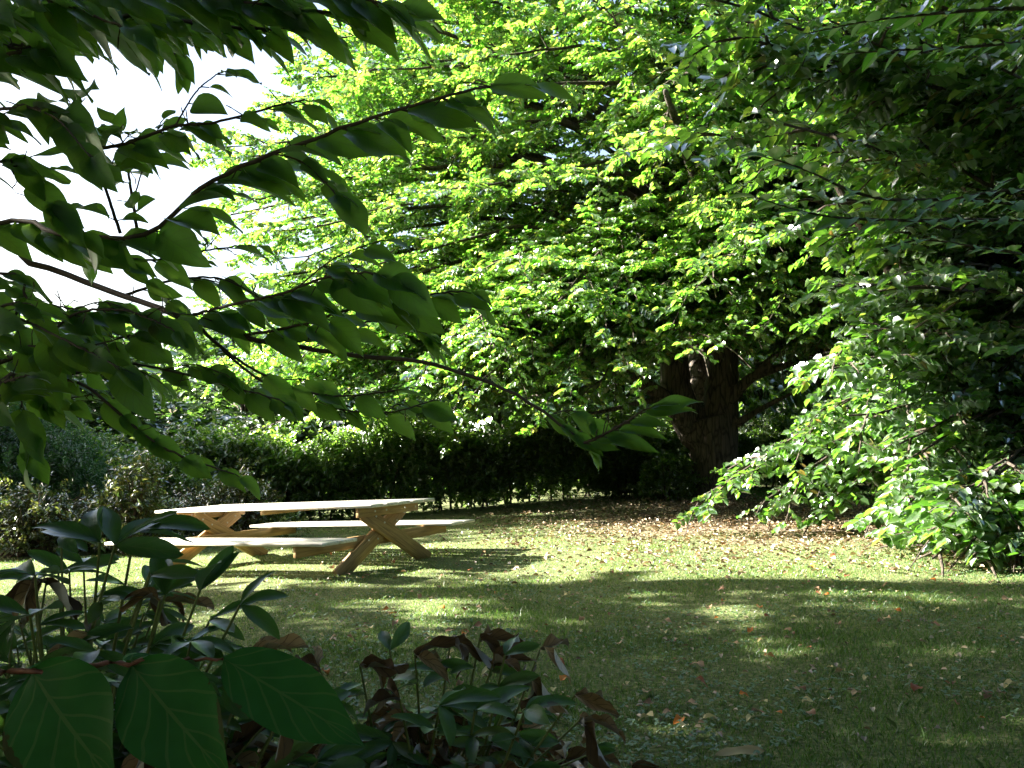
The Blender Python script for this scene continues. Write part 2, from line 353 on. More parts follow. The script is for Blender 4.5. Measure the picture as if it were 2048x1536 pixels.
def grass():
    rng = np.random.default_rng(3)
    V = []; nv = 0; Fs = []
    def blades(y0, y1, dens, w, h0, h1):
        nonlocal nv
        area = .5 * ((y0 + y1) * 1.34 + 3) * (y1 - y0); n = int(area * dens)
        y = rng.uniform(y0, y1, n); x = rng.uniform(-1, 1, n) * (.66 * y1 + 1.2)
        keep = np.abs(x) < .66 * y + 1.2
        lm = litter_mask(x, y); patchn = np.sin(x * 2.1 + 1.7 * np.sin(y * 1.3)) * np.sin(y * 2.3 + 1.1 * np.sin(x * 1.9))
        keep &= (rng.random(n) < np.clip((lm - .55) * 1.7 + .10, .06, 1)) & (rng.random(n) < .80 + .3 * patchn)
        keep &= ~((y > 16.5 + .22 * x) & (x < 4))
        x, y = x[keep], y[keep]; pn = patchn[keep]; n = len(x)
        a = rng.uniform(0, 2 * np.pi, n); h = rng.uniform(h0, h1, n) * (.85 + .25 * pn) * np.where(rng.random(n) < .03, 1.9, 1)
        le = rng.uniform(.2, 1.1, n) * h; b = rng.uniform(0, 2 * np.pi, n)
        p = np.stack([x, y, gz(x, y) - .004], -1); s_ = np.stack([np.cos(a), np.sin(a), 0 * a], -1) * w * .5
        mid = p + np.stack([np.cos(b) * le * .3, np.sin(b) * le * .3, h * .6], -1)
        tip = p + np.stack([np.cos(b) * le, np.sin(b) * le, h], -1)
        v = np.stack([p - s_, p + s_, mid + s_ * .8, tip, mid - s_ * .8], 1)
        V.append(v.reshape(-1, 3)); Fs.append((np.arange(n) * 5)[:, None] + np.arange(5)[None] + nv); nv += 5 * n
    blades(2.5, 5.5, 6200, .0034, .018, .042)
    blades(5.5, 8.0, 3600, .0042, .018, .040)
    blades(8.0, 11.5, 1900, .0055, .014, .034)
    blades(11.5, 17.0, 800, .0085, .014, .034)
    blades(17.0, 23.0, 350, .014, .03, .07)
    f = np.concatenate(Fs); me = raw_mesh("grass", np.concatenate(V), f, np.full(len(f), 5))
    o = link("grass", me, GRASS); props(o, "short mown grass blades covering the lawn", "grass", kind="stuff")
    # clover among the grass
    n = 15000; y = 3.2 + 11 * rng.random(n) ** 1.5; x = rng.uniform(-1, 1, n) * (.66 * y + 1)
    pt = np.sin(x * 3.1 + 2 * np.sin(y * .9)) + np.sin(y * 3.7 + 1.5 * np.sin(x * 2.3)); k = (pt > -.2) & (litter_mask(x, y) > .8); x, y = x[k], y[k]; n = len(x)
    a = rng.uniform(0, 6.28, n)[:, None] + np.array([0, 2.09, 4.19])[None]
    b = np.repeat(np.stack([x, y, gz(x, y) + rng.uniform(.015, .04, n)], -1), 3, 0); a = a.ravel()
    d = np.stack([np.cos(a), np.sin(a), rng.normal(0, .25, 3 * n)], -1); nn = np.stack([rng.normal(0, .25, 3 * n), rng.normal(0, .25, 3 * n), np.ones(3 * n)], -1)
    me = leaves_mesh("clover", b, d, nn, .016, .017, .15)
    o = link("clover", me, CLOVER); props(o, "clover growing low among the grass", "clover", kind="stuff")
grass()

def leaf_litter():
    rng = np.random.default_rng(9)
    n = 12500; x = rng.normal(4.6, 2.9, n); y = rng.normal(13.6, 3.4, n)
    k = (y > 7.5) & (y < 22) & (np.abs(x) < .7 * y + 1) & ~((x < -.5) & (rng.random(n) < .7)); x, y = x[k], y[k]
    m = 4200; y2 = 3.4 + 14 * rng.random(m); x2 = rng.uniform(-1, 1, m) * (.66 * y2 + 1)
    x = np.concatenate([x, x2]); y = np.concatenate([y, y2]); n = len(x)
    a = rng.uniform(0, 6.28, n); L = rng.uniform(.03, .085, n); L[-m:] *= .5
    b = np.stack([x, y, gz(x, y) + rng.uniform(.012, .045, n)], -1)
    d = np.stack([np.cos(a), np.sin(a), rng.normal(0, .18, n)], -1); nn = np.stack([rng.normal(0, .3, n), rng.normal(0, .3, n), np.ones(n)], -1)
    me = leaves_mesh("leaf_litter", b, d, nn, L, L * .7, .35)
    o = link("leaf_litter", me, LITTER); props(o, "carpet of small pale brown fallen leaves around the big tree", "leaf litter", kind="stuff")
leaf_litter()

# ------------------------------------------------------------------ picnic table
WOOD_TOP = wood_mat("weathered_boards", (.52, .48, .43), (.86, .83, .78), .35)
WOOD_LEG = wood_mat("oiled_timber", (.17, .105, .042), (.44, .29, .125), .6)
BOLT = plain("galvanised_bolt", (.55, .55, .53), .35, .8)

def boards(items, name):
    """boards given as (start, end, up, width, thickness): boxes with softened edges, UV running along each board"""
    V = []; Fc = []; UV = []; n = 0
    for a, b, up, w, th in items:
        a, b, up = (np.asarray(q, float) for q in (a, b, up)); d = b - a; Ln = np.linalg.norm(d); d = d / Ln
        s_ = nrm(np.cross(up, d)); u = np.cross(d, s_); c = min(.006, th * .2)
        prof = []
        for (sx, sy) in ((-1, -1), (1, -1), (1, 1), (-1, 1)):
            e = [(sx * w / 2, sy * (th / 2 - c)), (sx * (w / 2 - c), sy * th / 2)]
            if sx * sy > 0: e = e[::1] if (sx, sy) == (1, 1) else e
            prof.append(e)
        pr = [prof[0][0], prof[0][1], prof[1][1], prof[1][0], prof[2][0], prof[2][1], prof[3][1], prof[3][0]]
        rings = [(0, .9), (c, 1), (Ln - c, 1), (Ln, .9)]
        for (t, k) in rings:
            for (x, y) in pr:
                kk = (1 - 2 * c / w) if k < 1 else 1; ky = (1 - 2 * c / th) if k < 1 else 1
                V.append(a + d * t + s_ * x * kk + u * y * ky); UV.append((t, x + y * .6 + len(Fc) * .13))
        for r in range(3):
            for q in range(8):
                q2 = (q + 1) % 8; Fc.append([n + r * 8 + q, n + r * 8 + q2, n + (r + 1) * 8 + q2, n + (r + 1) * 8 + q])
        Fc.append([n + q for q in range(8)][::-1]); Fc.append([n + 24 + q for q in range(8)]); n += 32
    return raw_mesh(name, np.array(V), np.concatenate([np.array(f) for f in Fc]), [len(f) for f in Fc], np.array(UV))

def picnic_table():
    o2 = np.array([-2.78, 10.3]); u2 = np.array([1.52, -.90]); v2 = np.array([.32, .385])
    hu = np.linalg.norm(u2); hv = np.linalg.norm(v2)
    ex = np.array([u2[0] / hu, u2[1] / hu, .11 / hu]); ex /= np.linalg.norm(ex)
    ey = np.array([v2[0] / hv, v2[1] / hv, .012]); ey -= ex * (ey @ ex); ey = nrm(ey); ez = np.cross(ex, ey)
    if ez[2] < 0: ez = -ez
    O = np.array([o2[0], o2[1], 0.0])
    root = empty("picnic_table", O, "long wooden picnic table with bleached boards and X-shaped legs standing on the lawn", "picnic table")
    def pt(a, b, z): return a * ex + b * ey + z * ez      # local metres; root sits at O
    HT, HS = .77, .435
    nb = 5; tw = 2 * hv * 1.22; bw = tw / nb
    top = boards([(pt(-hu * (1.13 - .012 * (k % 2)), -tw / 2 + bw * (k + .5), HT - .018), pt(hu * 1.03 + (.02 if k % 2 else 0), -tw / 2 + bw * (k + .5), HT - .018), ez, bw - .030, .036) for k in range(nb)], "tabletop")
    link("tabletop", top, WOOD_TOP, root)
    for s in (-1, 1):
        bi, bo = 1.74 * hv, 2.86 * hv
        wd = (bo - bi) / 2
        st = boards([(pt(-hu * 1.05, s * (bi + wd * (k + .5)), HS - .018), pt(hu * 1.05, s * (bi + wd * (k + .5)), HS - .018), ez, wd - .030, .036) for k in range(2)], "seat")
        link("seat", st, WOOD_TOP, root)
    bolts = []
    for e in (-1, 1):
        xa = e * hu * .84
        gr = None
        for s in (-1, 1):      # two crossing legs at each end, set side by side
            xo = xa + s * .028
            foot = pt(xo, s * 1.62 * hv, -.02); head = pt(xo, -s * .78 * hv, HT - .095)
            lg = boards([(foot, head, ex, .185, .052)], "leg")
            # width across the board lies in the end plane
            link("leg", lg, WOOD_LEG, root)
            for q in (.80, .92): bolts.append((foot * (1 - q) + head * q, e))
        bt = boards([(pt(xa + e * .085, -hv * 1.10, HT - .0365 - .056), pt(xa + e * .085, hv * 1.10, HT - .0365 - .056), ez, .05, .11)], "top_batten")
        link("top_batten", bt, WOOD_LEG, root)
        sb = boards([(pt(xa - e * .085, -2.72 * hv, HS - .0365 - .065), pt(xa - e * .085, 2.72 * hv, HS - .0365 - .065), ez, .05, .13)], "seat_beam")
        link("seat_beam", sb, WOOD_LEG, root)
        for b in (-.75, -.35, .35, .75): bolts.append((pt(xa + e * .085, b * hv, HT - .085), e))
        for b in (-.62, -.3, .3, .62): bolts.append((pt(xa - e * .03, b * hv, HS - .09), e))
    bt = boards([(pt(0, -hv * 1.05, HT - .0365 - .03), pt(0, hv * 1.05, HT - .0365 - .03), ez, .07, .06)], "middle_batten")
    link("middle_batten", bt, WOOD_LEG, root)
    T = Tubes(); r = .012
    T.add([np.zeros(3), ex * .006, ex * .0061, ex * .010], [r, r, r * .6, .0008], 10); bm = T.mesh("bolt")
    first = None
    for p, e in bolts:
        if first is None: o = link("bolt", bm, BOLT, root, True); first = o
        else: o = first.copy(); COL.objects.link(o); o.parent = root
        o.location = tuple(p + ex * (.058 + (.054 if abs(p[2]) > .6 else 0)) if e > 0 else p + ex * .058)
picnic_table()

# ------------------------------------------------------------------ trees
def grow(rng, limbs, sec_len=(1.4, 2.8), sec_step=.42, twig_step=.16, twig_len=(.30, .60), leaves_per=11,
         leaf=(.11, .16), wid=.62, start=.30, ban=None, rad0=.09, tilt=.35, droop=.25, wood=None):
    """limbs: list of control-point lists from the trunk to a crown point. Returns wood tubes and leaf arrays."""
    T = wood or Tubes(); TA = []; TB = []; TU = []
    for ctrl in limbs:
        c = smooth_line(ctrl, 16); Ls = np.linalg.norm(np.diff(c, axis=0), axis=1).sum()
        jit = rng.normal(0, .02 * Ls / 8, c.shape); jit[0] = 0; c = c + jit
        r0 = rad0 * (Ls / 8) ** .7; T.add(c, np.linspace(r0, .012, len(c)), 7)
        seg = np.linspace(0, 1, len(c)); m = max(3, int(Ls * (1 - start) / sec_step))
        for k in range(m):
            t = start + (1 - start) * (k + rng.random() * .6) / m; t = min(t, .999)
            p = np.array([np.interp(t, seg, c[:, q]) for q in range(3)])
            i = min(int(t * (len(c) - 1)), len(c) - 2); d = nrm(c[i + 1] - c[i])
            side = nrm(np.cross(d, np.array([0, 0, 1.0]))) * (1 if k % 2 else -1)
            az = rng.uniform(.35, 1.1); dd = nrm(d * math.cos(az) + side * math.sin(az) + np.array([0, 0, rng.normal(.05, .3)]))
            sl_ = rng.uniform(*sec_len) * (1.15 - .55 * t)
            s = np.linspace(0, 1, 6)[:, None]
            q = p + dd * s * sl_ - np.array([0, 0, 1.0]) * droop * (s ** 2) * sl_ + rng.normal(0, .03 * sl_, (6, 3)) * s
            T.add(q, np.linspace(.020, .005, 6), 4)
            nt_ = max(3, int(sl_ / twig_step)); tt = (np.arange(nt_) + rng.random(nt_) * .7) / nt_ * .92 + .08
            pts = np.stack([np.interp(tt, s[:, 0], q[:, a]) for a in range(3)], -1)
            dq = nrm(q[-1] - q[0]); sd = nrm(np.cross(dq, np.array([0, 0, 1.0])))
            sg = np.where(np.arange(nt_) % 2, 1, -1)[:, None]
            td = nrm(dq * .6 + sd * sg * rng.uniform(.5, 1.1, (nt_, 1)) + np.stack([0 * tt, 0 * tt, rng.normal(-.08, .22, nt_)], -1))
            tl = rng.uniform(*twig_len, (nt_, 1)) * (1.1 - .5 * tt[:, None])
            TA.append(pts); TB.append(pts + td * tl)
            up = nrm(np.stack([rng.normal(0, tilt, nt_), rng.normal(0, tilt, nt_), np.ones(nt_)], -1)); TU.append(up)
    A = np.concatenate(TA); B = np.concatenate(TB); U = np.concatenate(TU)
    if ban is not None:
        k = ~ban(B); A, B, U = A[k], B[k], U[k]
    T.prisms(A, B, .005, .002)
    n = len(A); K = leaves_per
    D = nrm(B - A); S = nrm(np.cross(D, U)); Ln = np.linalg.norm(B - A, axis=1)[:, None, None]
    t = (np.arange(K) + .5) / K; t = t[None, :, None] + rng.normal(0, .03, (n, K, 1))
    sg = np.where(np.arange(K) % 2, 1.0, -1.0)[None, :, None]
    base = A[:, None] + D[:, None] * t * Ln
    ld = D[:, None] * rng.uniform(.3, .9, (n, K, 1)) + S[:, None] * sg + np.array([0, 0, -1.0]) * rng.uniform(-.05, .55, (n, K, 1))
    ln = U[:, None] + rng.normal(0, tilt * .8, (n, K, 3)) + ld * 0
    L = rng.uniform(*leaf, n * K)
    return T, base.reshape(-1, 3), ld.reshape(-1, 3), ln.reshape(-1, 3), L, L * wid

def taper(T, ctrl, r, n=14, sides=16, rng=None, rough=.03):
    c = smooth_line(ctrl, n); rr = np.interp(np.linspace(0, 1, len(c)), np.linspace(0, 1, len(r)), r)
    c = np.vstack([c[0] - (c[1] - c[0]) * .01, c, c[-1] + (c[-1] - c[-2]) * .01]); rr = np.concatenate([[.0005], rr, [.0005]]); T.add(c, rr, sides, rough, rng)

def shift_mesh_origin(o, loc):
    """parts are built in world metres; move them under a root standing at loc"""
    o.data.vertices.foreach_get
    n = len(o.data.vertices); a = np.empty(n * 3, np.float32); o.data.vertices.foreach_get("co", a)
    a = a.reshape(-1, 3) - np.asarray(loc, np.float32); o.data.vertices.foreach_set("co", a.ravel()); o.data.update()

def make_tree(name, loc, label, cat, parts, group=None):
    root = empty(name, loc, label, cat, group)
    for (pn, me, mat, sm) in parts:
        o = link(pn, me, mat, root, sm); shift_mesh_origin(o, loc)
    return root

def main_tree():
    rng = np.random.default_rng(11); Y = 19.5
    T = Tubes(); q = lambda px, py, dy=0: P(px, py, Y + dy)
    base = q(1434, 1000)
    taper(T, [q(1436, 1012), q(1433, 985), q(1431, 930), q(1424, 880), q(1412, 835)], [1.0, .66, .56, .58, .64], 16, 22, rng)
    taper(T, [q(1402, 880), q(1372, 830), q(1352, 780), q(1348, 720), q(1330, 620), q(1290, 430), q(1270, 200)], [.42, .42, .38, .34, .28, .20, .10], 22, 16, rng)
    taper(T, [q(1440, 890), q(1440, 830), q(1443, 770), q(1448, 700), q(1480, 560), q(1560, 330), q(1600, 60)], [.44, .44, .40, .36, .28, .20, .10], 22, 16, rng)
    taper(T, [q(1410, 850, .5), q(1405, 770, .8), q(1400, 700, 1.2), q(1400, 500, 2), q(1420, 200, 3)], [.45, .36, .30, .22, .12], 18, 14, rng)
    taper(T, [q(1375, 850, -.2), q(1340, 805, -.5), q(1290, 770, -.9), q(1180, 720, -1.6), q(980, 640, -2.6)], [.26, .20, .16, .11, .05], 18, 12, rng)
    taper(T, [q(1335, 800, -.4), q(1290, 803, -1), q(1210, 822, -1.6), q(1110, 838, -2.2)], [.09, .07, .055, .02], 12, 9, rng)
    taper(T, [q(1460, 800, -.3), q(1500, 757, -.6), q(1560, 735, -1), q(1680, 690, -1.6)], [.17, .12, .09, .04], 12, 10, rng)
    taper(T, [q(1490, 770, -.5), q(1540, 720, -.9), q(1600, 670, -1.2), q(1720, 560, -1.8)], [.10, .09, .07, .03], 12, 9, rng)
    taper(T, [q(1470, 850, -.3), q(1510, 825, -.6), q(1550, 803, -.9), q(1640, 760, -1.5)], [.11, .08, .06, .02], 10, 9, rng)
    taper(T, [q(1500, 600, 0), q(1450, 480, -2), q(1380, 320, -4), q(1330, 180, -6)], [.2, .16, .12, .05], 14, 9, rng)
    taper(T, [q(1560, 400, 0), q(1640, 300, -2), q(1780, 240, -4)], [.16, .12, .05], 12, 9, rng)
    me = T.mesh("trunk")
    # crown: outward-reaching boughs
    limbs = []
    Rz = lambda z: np.interp(z, [1.5, 3, 6, 9, 11, 13.5, 16], [11.6, 12.0, 11.9, 11.2, 9.9, 7.5, 3.5])
    cx, cy = 5.0, 19.5
    def limb(ang, z, k=1.0):
        R = Rz(z) * k; xx = R * math.cos(ang) * (1.16 if math.cos(ang) < 0 else 1.0); tgt = np.array([cx + xx, cy + R * .60 * math.sin(ang) - .25 * xx, z + .15])
        z0 = max(4.6, .50 * z + 2.6); st = np.array([cx - .02 * z0 + rng.normal(0, .3), cy + rng.normal(0, .3), z0])
        mid = st * .5 + tgt * .5 + np.array([rng.normal(0, .5), rng.normal(0, .5), .9 + .06 * z])
        limbs.append([st, mid, tgt])
    for z, n in ((2.5, 30), (3.6, 32), (4.8, 32), (6.1, 32), (7.5, 30), (9.0, 32), (10.6, 32), (12.2, 28), (13.8, 20), (15.2, 10)):
        for k in range(n):
            a = 2 * np.pi * (k + rng.random() * .8) / n
            if math.sin(a) > .55 and rng.random() < .55: continue       # fewer boughs on the far side
            if z < 8.2 and math.cos(a) < -.05 and math.sin(a) > -.15 and rng.random() < .84: continue      # thin on this side, so the low sun gets in under the crown
            if z < 3.0 and math.sin(a) < -.2 and -.1 < math.cos(a) < .62: continue
            limb(a, z + rng.normal(0, .35), rng.uniform(.80, 1.03))
    for px0, px1, py0, py1, y0, y1, n in ((900, 1260, 560, 800, 13.8, 17, 24), (1180, 1600, 430, 660, 13.0, 16.5, 26), (560, 950, 640, 830, 14.5, 18, 16), (1250, 1700, 150, 450, 12.5, 16, 18), (1480, 1760, 640, 800, 14, 17, 12)):
        for _ in range(n):
            t = P(rng.uniform(px0, px1), rng.uniform(py0, py1), rng.uniform(y0, y1)); st = np.array([cx + rng.normal(0, .4), cy - .3, max(5.0, t[2] + 1.6)])
            limbs.append([st, st * .45 + t * .55 + np.array([0, 0, 1.1]), t])
    ban = lambda B: (B[:, 0] > 2.6) & (B[:, 0] < 6.6) & (B[:, 1] < 20.5) & (B[:, 2] < 2.95 + .10 * np.sin(B[:, 0] * 7) + .20 * ((B[:, 0] > 3.3) & (B[:, 0] < 5.9) & (B[:, 1] > 12.5)))
    W, b, d, n_, L, Wd = grow(rng, limbs, sec_len=(1.3, 2.6), sec_step=.40, twig_step=.155, leaves_per=13, leaf=(.09, .155), wid=.68, start=.36, ban=ban, rad0=.085)
    print("main tree leaves", len(b))
    root = make_tree("linden_tree", base, "huge old spreading tree with thick forked trunk and sunlit yellow-green crown behind the table", "tree",
                     [("trunk", me, BARK, True), ("branches", W.mesh("branches"), BARK2, True), ("crown", leaves_mesh("crown", b, d, n_, L, Wd), LINDEN, False)])
    tr = [c for c in root.children if c.name.startswith("trunk")][0]
    rm = tr.modifiers.new("fuse", 'REMESH'); rm.mode = 'VOXEL'; rm.voxel_size = .045; rm.use_smooth_shade = True
main_tree()

def right_tree():
    rng = np.random.default_rng(21)
    base = np.array([8.6, 10.6, float(gz(8.6, 10.6))])
    T = Tubes()
    taper(T, [base + (0, 0, -.2), base + (.05, 0, 1.2), base + (0, .1, 3.5), base + (-.2, .2, 6.5), base + (-.3, .1, 10)], [.36, .28, .24, .17, .06], 18, 16, rng)
    T.add(smooth_line([base + (-.05, -.2, .35), P(2048, 850, 10.2), P(1960, 770, 10.0), P(1860, 660, 9.9), P(1720, 470, 9.8), P(1640, 330, 9.8)], 22), np.linspace(.16, .03, 26)[:len(smooth_line([0, 1, 2, 3, 4, 5], 22)) if False else 26], 10) if False else None
    taper(T, [base + (-.05, -.2, .35), P(2060, 858, 10.2), P(1960, 775, 10.0), P(1870, 670, 9.9), P(1740, 480, 9.8), P(1650, 330, 9.8)], [.17, .15, .12, .09, .06, .03], 22, 11, rng)
    taper(T, [base + (-.1, -.1, .3), P(2040, 880, 10.6), P(1930, 815, 10.6), P(1800, 700, 10.8)], [.10, .08, .06, .02], 14, 9, rng)
    taper(T, [base + (-.1, -.1, 2.5), P(1950, 400, 10), P(1860, 180, 10), P(1840, 20, 9.8)], [.12, .10, .08, .04], 14, 9, rng)
    me = T.mesh("trunk"); limbs = []
    def limb(px, py, y, lift=.5, z0=None):
        t = P(px, py, y); st = base + np.array([0, 0, (z0 if z0 is not None else max(.4, (t[2] - base[2]) * .6 + .3))])
        mid = st * .5 + t * .5 + np.array([0, 0, lift]); limbs.append([st, mid, t])
    # low boughs sweeping down to the lawn; the sunlit spray reaching left over the litter
    for a in ((1380, 1010, 11.6, .9), (1450, 960, 11.8, .9), (1510, 1015, 11.3, .8), (1560, 900, 11.8, .8), (1600, 960, 11.4, .7), (1640, 860, 12, .8), (1660, 1000, 11.0, .7),
              (1700, 930, 11.3, .6), (1740, 1040, 10.6, .7), (1760, 880, 11.6, .6), (1780, 990, 10.8, .6), (1620, 1020, 11.2, .7)):
        limb(*a, z0=2.3)
    for _ in range(44): limb(rng.uniform(1780, 2040), rng.uniform(860, 1150), rng.uniform(8.6, 11), .45, z0=2.0)
    for _ in range(34): limb(rng.uniform(1830, 2080), rng.uniform(990, 1125), rng.uniform(7.5, 8.7), .35, z0=1.6)
    for _ in range(40): limb(rng.uniform(1640, 2060), rng.uniform(560, 860), rng.uniform(8.2, 12.5), .5)
    for _ in range(26): limb(rng.uniform(1560, 2060), rng.uniform(300, 600), rng.uniform(7.5, 12), .5)
    for _ in range(34): limb(rng.uniform(1380, 2060), rng.uniform(-120, 320), rng.uniform(7, 12), .6)
    ban = lambda B: (B[:, 0] < 3.45) & (B[:, 2] > 1.30) & (B[:, 2] < 3.0) & (B[:, 1] > 10.5) | (B[:, 2] < gz(B[:, 0], B[:, 1]) + .12)
    W, b, d, n_, L, Wd = grow(rng, limbs, sec_len=(.6, 1.25), sec_step=.27, twig_step=.125, twig_len=(.2, .42), leaves_per=8, leaf=(.095, .155), wid=.78, start=.45, ban=ban, rad0=.035, droop=.35)
    k = b[:, 2] > gz(b[:, 0], b[:, 1]) + .05; b, d, n_, L, Wd = b[k], d[k], n_[k], L[k], Wd[k]
    print("right tree leaves", len(b))
    make_tree("hornbeam_tree", base, "dark green tree at the right edge whose boughs sweep down to the lawn", "tree",
              [("trunk", me, BARK2, True), ("branches", W.mesh("branches"), BARK2, True), ("crown", leaves_mesh("crown", b, d, n_, L, Wd), HORN, False)])
right_tree()

def near_hornbeam():
    """boughs with ribbed leaves close to the camera, from a tree standing right of the camera"""
    rng = np.random.default_rng(31); base = np.array([4.6, 3.0, float(gz(4.6, 3.0))])
    T = Tubes(); taper(T, [base + (0, 0, -.1), base + (0, 0, 1.5), base + (-.1, .1, 3), base + (-.2, .2, 5)], [.13, .11, .08, .04], 14, 12, rng)
    B_ = []; D_ = []; N_ = []; L_ = []
    for ctrl in ([P(2200, 420, 4.0), P(1950, 400, 3.8), P(1750, 395, 3.6), P(1600, 335, 3.5), P(1515, 310, 3.4)],
                 [P(2200, 440, 3.8), P(1980, 440, 3.6), P(1780, 440, 3.4), P(1640, 430, 3.3), P(1510, 395, 3.2)],
                 [P(2200, 400, 3.4), P(2040, 380, 3.4), P(1900, 400, 3.4), P(1830, 430, 3.4)],
                 [P(2200, 300, 3.6), P(2080, 340, 3.6), P(1990, 370, 3.6)],
                 [P(2200, 520, 4.4), P(2000, 500, 4.2), P(1850, 480, 4.2), P(1760, 500, 4.1)],
                 [P(2200, 0, 3.6), P(1950, 20, 3.6), P(1750, 40, 3.7), P(1600, 70, 3.8)],
                 [P(2200, 60, 4.0), P(1980, 90, 4.0), P(1800, 100, 4.0), P(1650, 110, 4.1)],
                 [P(2200, 700, 3.9), P(2100, 690, 3.8), P(2000, 700, 3.8)]):
        c = smooth_line([base + (-.1, .1, 2.0 if ctrl[0][2] < 3.4 else 3.2)] + ctrl, 34); T.add(c, np.linspace(.014, .002, len(c)), 5)
        seg = np.linalg.norm(np.diff(c, axis=0), axis=1); cum = np.concatenate([[0], np.cumsum(seg)]); tot = cum[-1]
        s = np.arange(.25 * tot, tot, .052)
        for k, q in enumerate(s):
            p = np.array([np.interp(q, cum, c[:, a]) for a in range(3)]); p2 = np.array([np.interp(min(q + .02, tot), cum, c[:, a]) for a in range(3)])
            p1 = np.array([np.interp(q - .02, cum, c[:, a]) for a in range(3)]); dr = nrm(p2 - p1); sd = nrm(np.cross(dr, [0, 0, 1.0]))
            B_.append(p); D_.append(dr * .75 + sd * (1 if k % 2 else -1) * rng.uniform(.6, 1) + np.array([0, 0, rng.normal(-.15, .2)]))
            N_.append(np.array([rng.normal(0, .3), -.35 + rng.normal(0, .3), 1])); L_.append(rng.uniform(.09, .14))
    L_ = np.array(L_); me = big_leaves("foliage", np.array(B_), np.array(D_), np.array(N_), L_, L_ * .55, droop=.25, fold=.3, rng=rng, nt_=7, ns_=5)
    make_tree("young_hornbeam", base, "young tree just outside the right edge, its ribbed leaf sprays hanging near the camera", "tree",
              [("trunk", T.mesh("trunk"), BARK2, True), ("foliage", me, RIBBED, True)])
near_hornbeam()

def simple_tree(rng, height, radius, z0, n_limb, leaf, r_trunk, start=.3, flat=1.0, twl=(.5, .9), per=9, sec=(1.0, 2.0), sstep=.7, tstep=.3):
    T = Tubes(); taper(T, [(0, 0, -.2), (.1, 0, height * .3), (-.1, .1, height * .65), (0, 0, height * .93)], [r_trunk * 1.2, r_trunk, r_trunk * .6, .04], 14, 10, rng, .04)
    limbs = []
    for k in range(n_limb):
        h = z0 + (height - z0) * (k + .5) / n_limb; f = (h - z0) / (height - z0)
        R = radius * math.sqrt(max(.05, 1 - (2 * f - .75) ** 2 / 1.7)) * rng.uniform(.72, 1.05); a = k * 2.399 + rng.normal(0, .3)
        st = np.array([0, 0, max(.3, h * .72)]); tg = np.array([R * math.cos(a), R * math.sin(a) * flat, h]); limbs.append([st, (st + tg) / 2 + (0, 0, .25), tg])
    W, b, d, n_, L, Wd = grow(rng, limbs, sec_len=sec, sec_step=sstep, twig_step=tstep, twig_len=twl, leaves_per=per, leaf=leaf, wid=.7, start=start, rad0=.07, tilt=.5)
    return T.mesh("trunk"), W.mesh("branches"), leaves_mesh("crown", b, d, n_, L, Wd), len(b)

def copy_tree(root, loc, rz, sc, label):
    r = root.copy(); COL.objects.link(r); r.location = loc; r.rotation_euler = (0, 0, rz); r.scale = sc; r['label'] = label
    for c in list(root.children):
        k = c.copy(); COL.objects.link(k); k.parent = r; k.matrix_parent_inverse = c.matrix_parent_inverse
    return r

